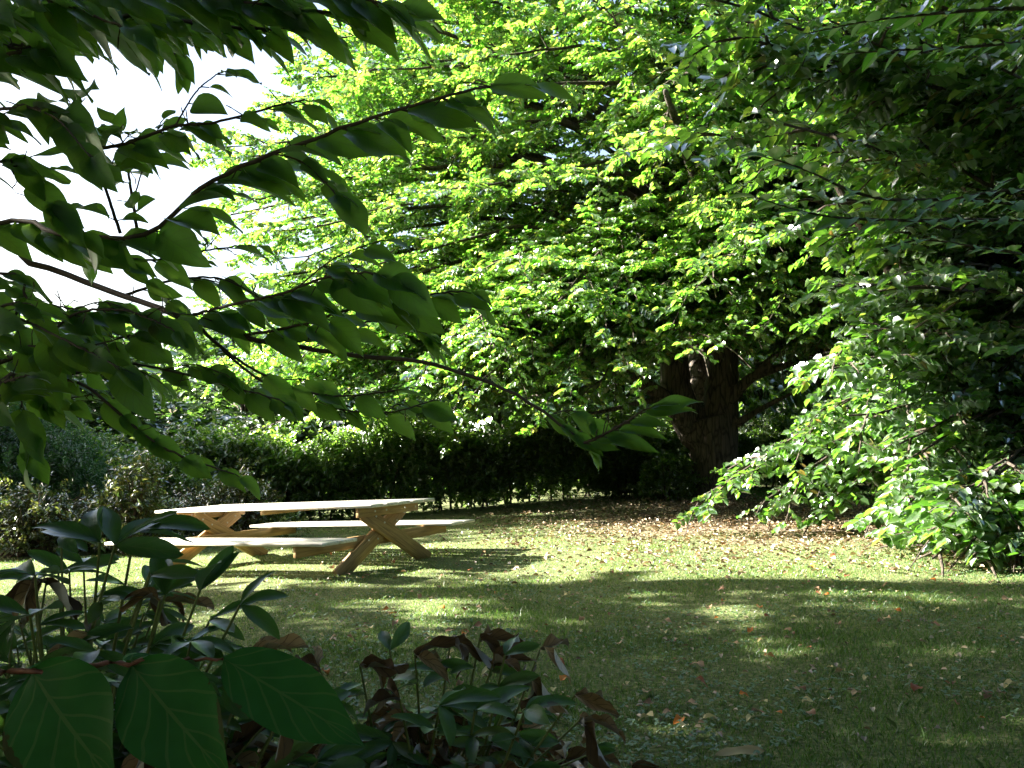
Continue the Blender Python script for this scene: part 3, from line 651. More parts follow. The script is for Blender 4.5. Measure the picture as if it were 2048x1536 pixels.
def other_trees():
    rng = np.random.default_rng(5)
    # trees left of the camera, out of the picture, which shade the foreground lawn and the shrub
    tm, wm, cm, n = simple_tree(rng, 12.5, 3.6, 1.2, 46, (.16, .24), .22, twl=(.4, .8), per=11, sec=(1.0, 1.9), sstep=.5, tstep=.22); print("shade tree", n)
    a = make_tree("shade_tree", (0, 0, 0), "x", "tree", [("trunk", tm, BARK2, True), ("branches", wm, BARK2, True), ("crown", cm, FARLEAF, False)], "trees shading the near lawn from the left")
    spots = [((-10.4, 5.1, 0), 0, (1, .95, 1), "tall tree left of the picture shading the near lawn"),
             ((-8.0, 1.6, 0), 2.1, (.95, 1, .95), "tall tree left of the camera shading the leafy shrub"),
             ((-9.5, -2.6, 0), 4.0, (1, 1, .9), "tall tree behind and left of the camera")]
    spots += [((-14.0, 7.0, 0), 1.0, (1, 1, 1), "tall unseen tree farther left beyond the first one, added to thicken its shade"),  # further unseen trees, added to deepen the near shade and block sky light
             ((-14.5, 2.5, 0), 5.2, (1.1, 1.1, 1), "tall unseen tree at the far left of the camera, added to thicken the shade"),
             ((-4.0, -4.2, 0), 3.1, (1.1, 1.1, .9), "unseen tree added behind the camera, left of centre, to block sky light"),
             ((2.2, -3.8, 0), .6, (1.1, 1.1, .95), "unseen tree added right behind the camera to block sky light"),
             ((6.8, -1.0, 0), 4.5, (1.05, 1.05, .95), "unseen tree added to the right of the camera to block sky light"),
             ((11.5, 4.0, 0), 2.5, (1.1, 1.1, 1), "unseen tree added right of the picture beside the lawn to block sky light"),
             ((-18.5, 5.0, 0), 3.7, (1.2, 1.2, 1.25), "tall unseen tree at the far left, added beyond the two nearer ones for shade")]
    for k, (l, rz, sc, lb) in enumerate(spots):
        if k == 0: a.location = l; a.rotation_euler = (0, 0, rz); a.scale = sc; a['label'] = lb
        else: copy_tree(a, l, rz, sc, lb)
    tm, wm, cm, n = simple_tree(rng, 20.0, 3.7, 11.8, 34, (.16, .24), .26, twl=(.4, .8), per=11, sec=(1.0, 1.9), sstep=.5, tstep=.22)
    hc = make_tree("added_high_crown", (0, 0, 0), "unseen high crown on a bare trunk, added left of the picture to shade the right-hand tree", "tree", [("trunk", tm, BARK2, True), ("branches", wm, BARK2, True), ("crown", cm, FARLEAF, False)])
    hc.location = (-12.2, 9.3, 0); hc.scale = (1, 1.35, 1)  # high crowns added out of view to shade the right-hand tree, block skylight
    for l, rz, sc, lb in (((9.5, 5.0, 0), 1.1, (1.6, 1.6, .82), "unseen high canopy added right of the picture to block sky light over the near lawn"),
                          ((-1.2, -2.2, 0), 2.9, (1.6, 1.6, .82), "unseen high canopy added just behind the camera to block sky light"),
                          ((-7.6, 5.8, 0), 4.4, (1.6, 1.5, .82), "unseen high canopy added left of the near lawn to block sky light")):
        copy_tree(hc, l, rz, sc, lb)
    # small trees behind
    tm, wm, cm, n = simple_tree(rng, 7.2, 3.6, .3, 60, (.17, .27), .16, twl=(.4, .8), per=10, sec=(.9, 1.7), sstep=.42, tstep=.20); print("back tree", n)
    b = make_tree("background_tree", (0, 0, 0), "x", "tree", [("trunk", tm, BARK2, True), ("branches", wm, BARK2, True), ("crown", cm, FARLEAF, False)], "dark trees behind the hedge")
    sp = [((-19.5, 29, -.3), 0, (1.1, 1.1, .92), "leftmost dark tree on the skyline behind the hedge"),
          ((-15.0, 26.5, -.3), 1.3, (1, 1, .84), "second dark tree from the left behind the hedge"),
          ((-10.5, 31.5, -.2), 2.2, (1.15, 1.1, .92), "dark tree behind the hedge, left of the bright crown"),
          ((-5.5, 31.0, -.1), 3.4, (1.1, 1.1, 1.25), "background tree seen through the left half of the bright crown"),
          ((-.5, 29.5, 0), 4.1, (1.1, 1.1, 1.4), "background tree behind the middle of the bright crown"),
          ((4.0, 30, 0), 5.0, (1.15, 1.2, 1.7), "background tree behind the forked trunk, left of it"),
          ((9.0, 29.5, 0), 5.9, (1.2, 1.2, 2.0), "background tree standing right of the forked trunk"),
          ((14.5, 28, 0), .7, (1.2, 1.2, 2.2), "tall background tree behind the right-hand boughs"),
          ((19.5, 27, 0), 1.7, (1.2, 1.2, 2.1), "rightmost tall background tree"),
          ((13.0, 19, 0), 2.7, (1.1, 1.1, 1.6), "shadowed tree between the forked trunk and the right edge"),
          ((-17.4, 21.0, -.2), 3.9, (.95, .95, .85), "low dark tree at the left edge behind the privet")]
    for k, (l, rz, sc, lb) in enumerate(sp):
        if k == 0: b.location = l; b.rotation_euler = (0, 0, rz); b.scale = sc; b['label'] = lb
        else: copy_tree(b, l, rz, sc, lb)
    rw = np.random.default_rng(6); n = 26000      # the wood beyond, one distant mass
    x = rw.uniform(-75, 75, n); y = rw.uniform(38, 52, n); top = 8.5 + 1.2 * np.sin(x * .35) + .8 * np.sin(x * .9 + 1) + np.where(x > 2, 4, 0)
    b = np.stack([x, y, top * rw.random(n) ** .8 - .3], -1); d = rw.normal(0, 1, (n, 3)); L = rw.uniform(.5, 1.0, n)
    o = link("distant_wood", leaves_mesh("distant_wood", b, d, rw.normal(0, .6, (n, 3)) + (0, 0, 1), L, L * .6), FARLEAF)
    props(o, "distant wood closing the view behind the background trees", "wood", kind="stuff")
other_trees()

def bush_foliage(rng, n, cx, cy, rx, ry, h, leaf, base_z, upright=.0, name="foliage", shell=.5):
    """leaf clusters spread through a bush volume on short shoots"""
    th = rng.uniform(0, 2 * np.pi, n); r = rng.random(n) ** shell; z = rng.random(n) ** .8
    prof = np.sqrt(np.clip(1 - (np.clip(z - .35, 0, 1) / .68) ** 2, .02, 1)) * (.85 + .2 * np.sin(3 * th + 5 * z))
    p = np.stack([cx + rx * r * prof * np.cos(th), cy + ry * r * prof * np.sin(th), base_z + h * z * (.9 + .14 * np.sin(5 * th))], -1)
    p[:, 2] += h * .22 * np.clip(rng.normal(-.6, 1, n), 0, 2) * z + h * .10 * np.sin(p[:, 0] * 5) * z; p[:, :2] += rng.normal(0, .10, (n, 2)) * rx * (rng.random((n, 1)) < .4)
    d = nrm(np.stack([np.cos(th) * .6, np.sin(th) * .6, np.full(n, .3 + upright)], -1) + rng.normal(0, .35, (n, 3)))
    K = 7; ln = rng.uniform(.10, .26, (n, 1, 1)) * (h / 1.6) ** .3
    t = ((np.arange(K) + 1) / K)[None, :, None]; base = p[:, None] + d[:, None] * t * ln
    s_ = nrm(np.cross(d, rng.normal(0, 1, (n, 3))))[:, None] * np.where(np.arange(K) % 2, 1, -1)[None, :, None]
    ld = d[:, None] * .5 + s_ + rng.normal(0, .25, (n, K, 3)); nn = np.array([0, 0, 1.0]) + rng.normal(0, .45, (n, K, 3))
    L = rng.uniform(*leaf, n * K)
    T = Tubes(); T.prisms(p, p + d * ln[:, 0], .003, .0015)
    return base.reshape(-1, 3), ld.reshape(-1, 3), nn.reshape(-1, 3), L, T

def bush(name, label, cat, cx, cy, rx, ry, h, n, leaf, mat, seed, group=None, upright=0.0, nstem=14, wid=.5):
    rng = np.random.default_rng(seed); bz = float(gz(cx, cy))
    b, d, nn, L, T = bush_foliage(rng, n, cx, cy, rx, ry, h, leaf, bz + .05, upright)
    for _ in range(nstem):
        a = rng.uniform(0, 6.28); rr = rng.random() * .95; e = np.array([cx + rx * rr * math.cos(a), cy + ry * rr * math.sin(a), bz + h * rng.uniform(.5, 1.15)])
        s = np.array([cx + rng.normal(0, .15 * rx), cy + rng.normal(0, .15 * ry), bz - .03]); T.add(smooth_line([s, (s * .5 + e * .5) + (0, 0, .12 * h), e], 8), np.linspace(.018, .004, 9), 5)
    me = leaves_mesh("foliage", b, d, nn, L, L * wid)
    return make_tree(name, (cx, cy, bz), label, cat, [("stems", T.mesh("stems"), TWIG, False), ("foliage", me, mat, False)], group)

def hedge():
    rng = np.random.default_rng(8)
    c = smooth_line([(-11.5, 19.0, 0), (-6.5, 17.6, 0), (-2, 18.5, 0), (2.2, 20.9, 0), (7, 23.5, 0), (13, 23.5, 0)], 40); tot = len(c)
    n = 15500; s = rng.random(n) * (tot - 1.001); i = s.astype(int); f = (s - i)[:, None]; p = c[i] * (1 - f) + c[i + 1] * f
    z = rng.random(n) ** .65; off = rng.uniform(-1, 1, n); keep = rng.random(n) < np.clip(.8 + 1.1 * z, 0, 1); p, z, off = p[keep], z[keep], off[keep]; n = len(p)
    H = 1.72 + .35 * np.clip(rng.normal(-.5, 1, n), 0, 2) * (rng.random(n) < .5) + .22 * np.sin(p[:, 0] * 1.7) + .12 * np.sin(p[:, 0] * 4.3)
    p = p + np.stack([rng.normal(0, .05, n), off * .75 * (.6 + .5 * z), gz(p[:, 0], p[:, 1]) + z * H], -1)
    d = nrm(np.stack([rng.normal(0, .5, n), off * .4 - .25 + rng.normal(0, .4, n), .5 + rng.normal(0, .4, n)], -1)); K = 8
    ln = rng.uniform(.15, .38, (n, 1, 1)); t = ((np.arange(K) + 1) / K)[None, :, None]
    s_ = nrm(np.cross(d, rng.normal(0, 1, (n, 3))))[:, None] * np.where(np.arange(K) % 2, 1, -1)[None, :, None]
    b = (p[:, None] + d[:, None] * t * ln).reshape(-1, 3); ld = (d[:, None] * .5 + s_ + rng.normal(0, .25, (n, K, 3))).reshape(-1, 3)
    nn = np.array([0, -.2, 1.0]) + rng.normal(0, .45, (n * K, 3)); L = rng.uniform(.07, .15, n * K)
    T = Tubes(); T.prisms(p, p + d * ln[:, 0], .004, .002)
    for q in np.linspace(0, tot - 1.01, 95):
        i = int(q); a = c[i] + (c[i + 1] - c[i]) * (q - i) + np.array([rng.normal(0, .1), rng.normal(0, .18), 0]); zb = float(gz(a[0], a[1]))
        l2 = np.array([rng.normal(0, .25), rng.normal(0, .15), 0]); T.add([a + (0, 0, zb - .05), a + l2 * .5 + (0, 0, zb + .8), a + l2 + (0, 0, zb + 1.7)], [.03, .022, .008], 6)
    make_tree("hedge", (0, 20, 0), "long untrimmed hedge with bare stems along the far side of the lawn", "hedge",
              [("stems", T.mesh("stems"), TWIG, False), ("foliage", leaves_mesh("foliage", b, ld, nn, L, L * .6), HEDGELEAF, False)])
hedge()

bush("privet_bush", "bluish green feathery bush at the left edge before the dark trees", "bush", -9.6, 15.6, 2.3, 1.3, 2.1, 5200, (.06, .11), BLUELEAF, 41, upright=.7, wid=.35)
bush("privet_bush", "low dark green bush between the feathery bush and the hedge", "bush", -7.1, 16.4, 1.5, 1.0, 1.45, 2200, (.06, .10), HEDGELEAF, 42)
g = "weedy shrubs before the hedge"
bush("weedy_shrub", "yellow-green sapling rising above the weeds left of the table", "shrub", -6.1, 12.9, .62, .4, 1.35, 330, (.06, .10), WEEDLEAF, 43, g, nstem=30, wid=.6)
bush("weedy_shrub", "straggly weeds at the left edge of the lawn", "shrub", -8.0, 13.2, 1.2, .7, 1.0, 900, (.045, .08), WEEDLEAF, 44, g, nstem=90, wid=.6)
bush("weedy_shrub", "tangled weeds just left of the picnic table", "shrub", -6.6, 13.6, 1.1, .7, .85, 1000, (.045, .08), WEEDLEAF, 45, g, nstem=90, wid=.6)
bush("weedy_shrub", "yellowish weeds seen above the left end of the tabletop", "shrub", -5.0, 14.2, 1.2, .6, .95, 1100, (.045, .08), WEEDLEAF, 46, g, nstem=90, wid=.6)
bush("weedy_shrub", "sunlit leafy sucker at the left foot of the forked trunk", "shrub", 3.7, 19.0, .8, .4, .9, 330, (.08, .13), HEDGELEAF, 47, g, wid=.6)
bush("laurel_bush", "glossy lit bush in the hedge left of the forked trunk", "bush", 2.9, 20.6, 1.2, .7, 1.9, 1500, (.08, .13), HEDGELEAF, 48, wid=.5)
bush("added_shade_scrub", "tall unseen scrub added left of the picture to shade the hedge and back lawn", "scrub", -15.8, 17.5, 2.8, 2.8, 7.2, 8200, (.14, .22), FARLEAF, 49, wid=.6)  # scrub added out of view, its height set by the shade it casts

bush("added_shade_scrub", "lower unseen scrub added nearer the camera to shade the weeds and lawn behind the table", "scrub", -14.4, 15.0, 2.4, 1.4, 5.6, 6000, (.14, .22), FARLEAF, 50, wid=.6)

# ------------------------------------------------------------------ leafy shrub hanging into the picture from the left
def shrub_branch(rng, ctrl, leaf_px_from, spacing, leaf, r0=.008, r1=.0018, spread=.75, droopz=-.42, paired=True, tipdir=None, drop=.10, narrow=.52, face=-.55):
    c = smooth_line(ctrl, 40); seg = np.linalg.norm(np.diff(c, axis=0), axis=1); cum = np.concatenate([[0], np.cumsum(seg)]); tot = cum[-1]
    at = lambda q: np.array([np.interp(q, cum, c[:, a]) for a in range(3)])
    B_, D_, N_, L_ = [], [], [], []
    q = leaf_px_from * tot; k = 0
    while q < tot:
        p = at(q); dr = nrm(at(min(q + .02, tot)) - at(max(q - .02, 0))); sd = nrm(np.cross(dr, [0, 0, 1.0]))
        for s in ((1, -1) if paired else ((1,) if k % 2 else (-1,))):
            if rng.random() < drop: continue
            if s > 0 and spread < .9:      # the leaf on the near side hangs, blade turned outwards
                B_.append(p); D_.append(dr * rng.uniform(.3, .7) + np.array([.30, -.2, droopz * rng.uniform(.3, 1.5)])); N_.append(np.array([rng.normal(.1, .22), -.9, .5 + rng.normal(0, .25)])); L_.append(rng.uniform(*leaf)); continue
            B_.append(p); D_.append(dr * rng.uniform(.6, 1.0) + sd * s * spread * rng.uniform(.5, 1.1) + np.array([.30, 0, droopz * rng.uniform(.3, 1.4)]))
            N_.append(np.array([rng.normal(0, .35), face + rng.normal(0, .35), 1.0]) + sd * s * .3); L_.append(rng.uniform(*leaf))
        q += spacing * rng.uniform(.45, 1.15); k += 1
    D_.append(dr + np.array([0, 0, -.35])); B_.append(at(tot)); N_.append(np.array([0, face, 1.0])); L_.append(leaf[0] * .8)
    L_ = np.array(L_) * rng.uniform(.50, .88, len(L_))
    T = Tubes(); T.add(c + rng.normal(0, .06 * tot / len(c), c.shape) * min(1, .035 / (tot / len(c)) * .5), np.linspace(r0 * .60, r1 * .85, len(c)), 7)
    D_ = np.array(D_); B_ = np.array(B_)
    pet = nrm(D_) * .014; T.prisms(B_, B_ + pet, .0016, .0012)
    return T, (B_ + pet, D_, np.array(N_), L_, L_ * narrow)

def dogwood():
    rng = np.random.default_rng(77); base = np.array([-2.1, 1.7, float(gz(-2.1, 1.7))])
    root = empty("leafy_shrub", base, "tall large-leaved shrub hanging into the picture from the upper left", "shrub")
    T = Tubes()
    for dx, dy, zt in ((0, 0, 3.4), (.15, -.1, 3.0), (-.1, .15, 2.6)):
        taper(T, [base + (dx, dy, -.1), base + (dx * 1.6 + .05, dy * 1.5, 1.0), base + (dx * 3, dy * 3, zt)], [.035, .028, .015], 12, 9, rng)
    o = link("stem", T.mesh("stem"), TWIG, root, True); shift_mesh_origin(o, base)
    S = lambda z: base + np.array([.1, 0, z])
    br = [  # control points after the stem, where leaves start, spacing, leaf length range, extra
        ([S(1.55), P(-60, 462, 1.75), P(120, 468, 1.65), P(290, 470, 1.6), P(400, 378, 1.5), P(510, 322, 1.42), P(620, 280, 1.36), P(740, 238, 1.3), P(850, 205, 1.27), P(950, 178, 1.25), P(1030, 166, 1.24)], .42, .085, (.14, .19), dict(r0=.010)),
        ([S(1.45), P(-60, 505, 1.9), P(60, 525, 1.85), P(200, 575, 1.8), P(300, 610, 1.75), P(370, 636, 1.7), P(480, 672, 1.68), P(600, 695, 1.66), P(720, 712, 1.64), P(830, 722, 1.62), P(950, 755, 1.6), P(1060, 805, 1.58), P(1170, 892, 1.56)], .955, .035, (.08, .11), dict(r0=.014, r1=.0034, droopz=-.25, face=-.3, narrow=.40)),
        ([P(370, 636, 1.7), P(450, 612, 1.62), P(560, 588, 1.55), P(650, 555, 1.5), P(730, 545, 1.46), P(790, 555, 1.44)], .1, .055, (.13, .17), {}),
        ([P(480, 672, 1.68), P(600, 650, 1.62), P(720, 612, 1.58), P(850, 590, 1.55), P(925, 582, 1.53)], .12, .08, (.12, .16), {}),
        ([P(560, 690, 1.67), P(660, 668, 1.7), P(760, 640, 1.72), P(850, 665, 1.74)], .25, .10, (.10, .13), {}),
        ([P(380, 640, 1.7), P(500, 735, 1.8), P(640, 790, 1.85), P(760, 785, 1.85), P(820, 775, 1.85)], .35, .09, (.10, .13), {}),
        ([P(380, 640, 1.7), P(520, 760, 1.9), P(640, 810, 1.9), P(770, 825, 1.9), P(870, 800, 1.9)], .55, .10, (.10, .13), {}),
        ([S(1.1), P(-40, 740, 1.8), P(100, 760, 1.8), P(170, 772, 1.78), P(280, 862, 1.75), P(360, 912, 1.72), P(470, 948, 1.7)], .30, .10, (.10, .14), dict(r0=.010)),
        ([P(100, 760, 1.8), P(240, 728, 1.75), P(340, 742, 1.7), P(450, 770, 1.66), P(560, 800, 1.62)], .15, .11, (.10, .14), {}),
        ([P(40, 755, 1.8), P(130, 640, 1.6), P(240, 620, 1.55), P(340, 655, 1.5)], .1, .09, (.12, .16), {}),
        ([S(1.3), P(-60, 640, 1.5), P(40, 640, 1.5), P(150, 690, 1.45), P(230, 730, 1.42)], .35, .07, (.11, .15), {}),
        ([P(240, 465, 1.62), P(205, 360, 1.55), P(165, 255, 1.5), P(140, 205, 1.48)], .1, .075, (.11, .15), dict(spread=1.0)),
        ([P(275, 466, 1.62), P(262, 380, 1.62), P(250, 300, 1.62), P(235, 262, 1.62)], .2, .10, (.09, .12), {}),
        ([P(185, 300, 1.52), P(260, 285, 1.5), P(350, 252, 1.45), P(430, 245, 1.42), P(540, 215, 1.4), P(610, 200, 1.38)], .1, .075, (.085, .13), {}),
        ([S(2.0), P(-60, 230, 1.35), P(40, 215, 1.3), P(110, 225, 1.28)], .3, .06, (.12, .16), {}),
        ([S(1.9), P(-60, 330, 1.5), P(30, 350, 1.5), P(90, 400, 1.5)], .35, .07, (.11, .15), {}),
        ([S(1.5), P(-60, 560, 1.6), P(60, 600, 1.6), P(160, 620, 1.6)], .35, .07, (.11, .15), {}),
        ([S(2.3), P(-80, 60, 1.5), P(80, 25, 1.45), P(220, 30, 1.4), P(350, 40, 1.38), P(520, 60, 1.36), P(600, 50, 1.35)], .25, .055, (.11, .15), dict(r0=.012)),
        ([S(2.4), P(-80, -60, 1.4), P(120, -30, 1.35), P(330, -10, 1.3), P(560, 15, 1.3), P(700, 30, 1.3), P(790, 22, 1.3)], .25, .055, (.12, .16), dict(r0=.012)),
        ([P(330, -10, 1.3), P(480, -20, 1.28), P(640, -15, 1.26), P(760, 5, 1.25)], .1, .06, (.12, .16), {}),
        ([S(2.3), P(-60, 110, 1.3), P(20, 90, 1.28), P(90, 100, 1.26)], .35, .06, (.13, .17), {}),
        ([S(2.2), P(-60, 10, 1.2), P(60, -10, 1.2), P(180, 30, 1.18), P(260, 60, 1.16)], .35, .06, (.12, .15), {}),
        ([S(2.4), P(-60, 20, 1.6), P(100, 30, 1.6), P(260, 10, 1.55), P(420, 30, 1.5)], .2, .035, (.13, .17), dict(r0=.008)),
        ([S(2.5), P(-60, -40, 1.7), P(140, -10, 1.7), P(380, 10, 1.65), P(560, 0, 1.6)], .2, .035, (.13, .17), dict(r0=.008)),
        ([S(2.2), P(-60, 80, 1.7), P(40, 60, 1.7), P(130, 50, 1.65)], .3, .04, (.13, .17), {}),
        ([S(1.2), P(-60, 600, 1.9), P(60, 640, 1.9), P(180, 650, 1.85), P(300, 690, 1.8)], .3, .06, (.10, .14), {}),
        ([S(1.1), P(-60, 690, 1.7), P(40, 690, 1.7), P(140, 700, 1.65), P(260, 670, 1.6)], .3, .06, (.11, .15), {}),
        ([S(1.1), P(-60, 730, 1.9), P(80, 800, 1.9), P(180, 790, 1.9)], .3, .06, (.10, .14), {}),
        ([P(250, 590, 1.78), P(350, 560, 1.8), P(450, 560, 1.8), P(560, 620, 1.8)], .1, .08, (.10, .14), {}),
        ([P(120, 468, 1.65), P(180, 500, 1.7), P(300, 520, 1.72), P(420, 500, 1.72), P(500, 490, 1.72)], .1, .09, (.10, .14), {}),
        ([S(1.0), P(-60, 800, 1.5), P(0, 770, 1.45), P(50, 750, 1.42)], .4, .06, (.10, .14), {}),
        ([P(1165, 888, 1.56), P(1210, 868, 1.54), P(1255, 842, 1.52), P(1290, 818, 1.50)], .03, .024, (.10, .135), dict(droopz=-.22, narrow=.32)),
    ]
    tot = 0
    for k, (ctrl, fr_, sp, lf, kw) in enumerate(br):
        Tb, (b, d, n_, L, W) = shrub_branch(rng, ctrl, fr_, sp, lf, **{**dict(r0=.006), **kw})
        cc = smooth_line(ctrl, 30); i0 = int(len(cc) * max(fr_, .15)) if fr_ < .8 else len(cc) * 5 // 8
        for q_ in range(0 if k == len(br) - 1 or k in (17, 18, 19, 20, 21) else 1):          # short side shoots
            i = int(rng.integers(i0, len(cc) - 1)); st = cc[i]; dv = nrm(cc[min(i + 1, len(cc) - 1)] - cc[i - 1]); e = st + nrm(dv * .7 + np.array([.2, rng.normal(0, .8), rng.normal(-.1, .5)])) * rng.uniform(.10, .24)
            T2, (b2, d2, n2, L2, W2) = shrub_branch(rng, [st, (st + e) / 2 + (0, 0, .015), e], .35, .06, (.08, .13), r0=.0028, r1=.0012)
            for vv, ff in zip(T2.v, T2.f): Tb.v.append(vv); Tb.f.append(ff - 0 + 0)
            off = Tb.n
            for z_ in range(len(T2.f)): Tb.f[-1 - z_] = Tb.f[-1 - z_] + off
            Tb.n += T2.n; b = np.vstack([b, b2]); d = np.vstack([d, d2]); n_ = np.vstack([n_, n2]); L = np.concatenate([L, L2]); W = np.concatenate([W, W2])
        tot += len(b)
        # bare side spurs
        c = smooth_line(ctrl, 30)
        for _ in range(7):
            p = c[rng.integers(6, len(c) - 1)]; e = p + nrm(rng.normal(0, 1, 3)) * rng.uniform(.012, .03); e2 = e + nrm(nrm(e - p) + rng.normal(0, .35, 3)) * rng.uniform(.01, .03)
            Tb.prisms(np.array([p, e]), np.array([e, e2]), .0015, .0009)
        o = link("branch", Tb.mesh("branch"), TWIG, root, True); shift_mesh_origin(o, base)
        me = big_leaves("foliage", b, d, n_, L, W, droop=rng.uniform(.1, .5, len(b)), fold=rng.uniform(.1, .55, len(b)), wave=rng.uniform(0, .5, len(b)), twist=rng.normal(0, .5, len(b)), rng=rng)
        f = link("foliage", me, DOGWOOD, o); shift_mesh_origin(f, base)
    print("shrub leaves", tot)
dogwood()

def low_branch():
    rng = np.random.default_rng(78); Y = .86; base = np.array([-1.15, .7, float(gz(-1.15, .7))])
    root = empty("broad_leaved_shrub", base, "low reddish branch with large smooth green leaves in the bottom left corner", "shrub")
    T = Tubes(); c = smooth_line([base, base + (.1, .05, .75), P(-120, 1350, Y), P(0, 1346, Y), P(130, 1336, Y), P(255, 1326, Y), P(345, 1321, Y), P(447, 1318, Y)], 40)
    T.add(c + rng.normal(0, .0012, c.shape), np.linspace(.0052, .0016, len(c)), 8)
    o = link("stem", T.mesh("stem"), REDTWIG, root, True); shift_mesh_origin(o, base)
    q = lambda x, y, dy=0: P(x, y, Y + dy)
    lv = [  # base, tip, width, normal
        (q(62, 1340), q(208, 1575, -.05), .120, (-.35, -.85, .55)), (q(262, 1330), q(445, 1560, -.05), .100, (-.25, -.85, .6)),
        (q(447, 1318), q(728, 1478, -.02), .078, (-.1, -.8, .75)),
        (q(60, 1340), q(300, 1345, .14), .07, (0, -.25, 1)), (q(250, 1326), q(455, 1350, .13), .07, (0, -.3, 1)), (q(262, 1322), q(400, 1300, .2), .06, (0, -.1, 1)),
    ]
    b = np.array([a for a, _, _, _ in lv]); e = np.array([x for _, x, _, _ in lv]); d = e - b; L = np.linalg.norm(d, axis=1) * 1.03
    me = big_leaves("foliage", b, d, np.array([n for *_, n in lv], float), L, np.array([w for _, _, w, _ in lv]), droop=.18, fold=.16, wave=.18, twist=.12, rng=rng, nt_=20, ns_=11)
    f = link("leaf", me, BROAD, root); shift_mesh_origin(f, base)
low_branch()

def peony(name, label, seed, cx, cy, rx, ry, top, n_green, n_brown, explicit=()):
    rng = np.random.default_rng(seed); bz = float(gz(cx, cy)); base = np.array([cx, cy, bz])
    root = empty(name, base, label, "plant", "peony clumps at the front of the lawn")
    T = Tubes(); G = [[], [], [], []]; Bn = [[], [], [], []]
    def spray(tip, direction, store, lf, cnt, wl=.3):
        for k in range(cnt):
            a = (k - (cnt - 1) / 2) * .75 + rng.normal(0, .2); dd = np.array(direction, float); h = nrm(np.array([dd[0], dd[1], 0]) + 1e-6); sd = np.array([-h[1], h[0], 0])
            v = h * math.cos(a) + sd * math.sin(a) + np.array([0, 0, dd[2] + rng.normal(0, .25)])
            store[0].append(tip); store[1].append(v); store[2].append(np.array([rng.normal(0, .4), -.4 + rng.normal(0, .3), 1])); l = rng.uniform(*lf); store[3].append(l)
    for k in range(n_green + n_brown):
        a = rng.uniform(0, 6.28); r = rng.random() ** .6; e = np.array([cx + rx * r * math.cos(a), cy + ry * r * math.sin(a), bz + (top - bz) * (1 - .55 * r ** 2) * rng.uniform(.22, 1.0)])
        s = base + np.array([rng.normal(0, .07), rng.normal(0, .07), 0]); T.add(smooth_line([s, s * .45 + e * .55 + (0, 0, .08), e], 8), np.linspace(.006, .0025, 9), 6)
        if rng.random() < .8: spray(s * .35 + e * .65 + (0, 0, .02), (math.cos(a + 1.5), math.sin(a + 1.5), .1), G if k < n_green else Bn, (.08, .13), 2)
        if k < n_green: spray(e, (math.cos(a), math.sin(a), .15), G, (.09, .15), 3 + int(rng.random() * 3))
        else: spray(e, (math.cos(a), math.sin(a), -.2), Bn, (.10, .18), 3 + int(rng.random() * 3))
    for (px, py, y, ang, dz, lf, kind, cnt) in explicit:
        e = P(px, py, y); s = base + np.array([rng.normal(0, .06), rng.normal(0, .06), 0]); T.add(smooth_line([s, s * .4 + e * .6 + (0, 0, .02), e], 8), np.linspace(.006, .003, 9), 6)
        spray(s * .3 + e * .7, (math.cos(a_ := math.radians(ang + 120)), math.sin(a_) * .5, .2), G, (.10, .15), 3); spray(s * .12 + e * .88, (math.cos(a_ + 2), math.sin(a_ + 2) * .5, .3), G, (.09, .14), 2)
        spray(e, (math.cos(math.radians(ang)), math.sin(math.radians(ang)) * .4, dz), G if kind == 'g' else Bn, lf, cnt)
    o = link("stems", T.mesh("stems"), GREENSTEM, root, True); shift_mesh_origin(o, base)
    for st, mat, nm, w, dr, wv, tw, fo in ((G, PEONY, "foliage", .32, (.1, .5), .15, .4, .3), (Bn, WILT, "withered_foliage", .25, (-.3, 1.3), 1.1, 2.6, 1.3)):
        if not st[0]: continue
        L = np.array(st[3]); n = len(L)
        me = big_leaves(nm, np.array(st[0]), np.array(st[1]), np.array(st[2]), L, L * w, droop=rng.uniform(*dr, n), fold=fo, wave=wv, twist=rng.normal(0, tw, n), lance=True, rng=rng, nt_=12)
        f = link(nm, me, mat, root); shift_mesh_origin(f, base)

peony("peony_plant", "peony clump with withered brown leaves at the bottom centre", 91, -.24, 2.35, .76, .6, .80, 95, 200,
      explicit=[(720, 1330, 2.3, 0, .0, (.12, .17), 'b', 3), (830, 1310, 2.35, 20, -.1, (.12, .17), 'b', 3), (900, 1290, 2.4, 0, .1, (.12, .18), 'b', 3), (960, 1275, 2.4, 10, .0, (.13, .18), 'b', 3), (1080, 1300, 2.4, 0, -.1, (.13, .18), 'b', 2), (1040, 1350, 2.2, 20, -.2, (.12, .17), 'b', 3), (1150, 1390, 2.2, 0, -.2, (.12, .17), 'b', 3), (950, 1420, 2.0, 30, .1, (.12, .17), 'g', 3), (800, 1400, 2.1, 150, .1, (.12, .16), 'b', 3), (985, 1330, 2.3, 20, .3, (.12, .17), 'b', 3), (1010, 1310, 2.2, 40, .4, (.1, .15), 'g', 3), (1050, 1420, 2.0, 0, .1, (.13, .17), 'g', 3), (880, 1410, 2.0, 20, .2, (.12, .16), 'g', 4),
                (1160, 1440, 2.3, 0, -.1, (.12, .18), 'b', 3), (780, 1300, 2.5, 90, .5, (.1, .14), 'g', 2), (640, 1340, 2.2, 180, .1, (.1, .13), 'b', 4)])
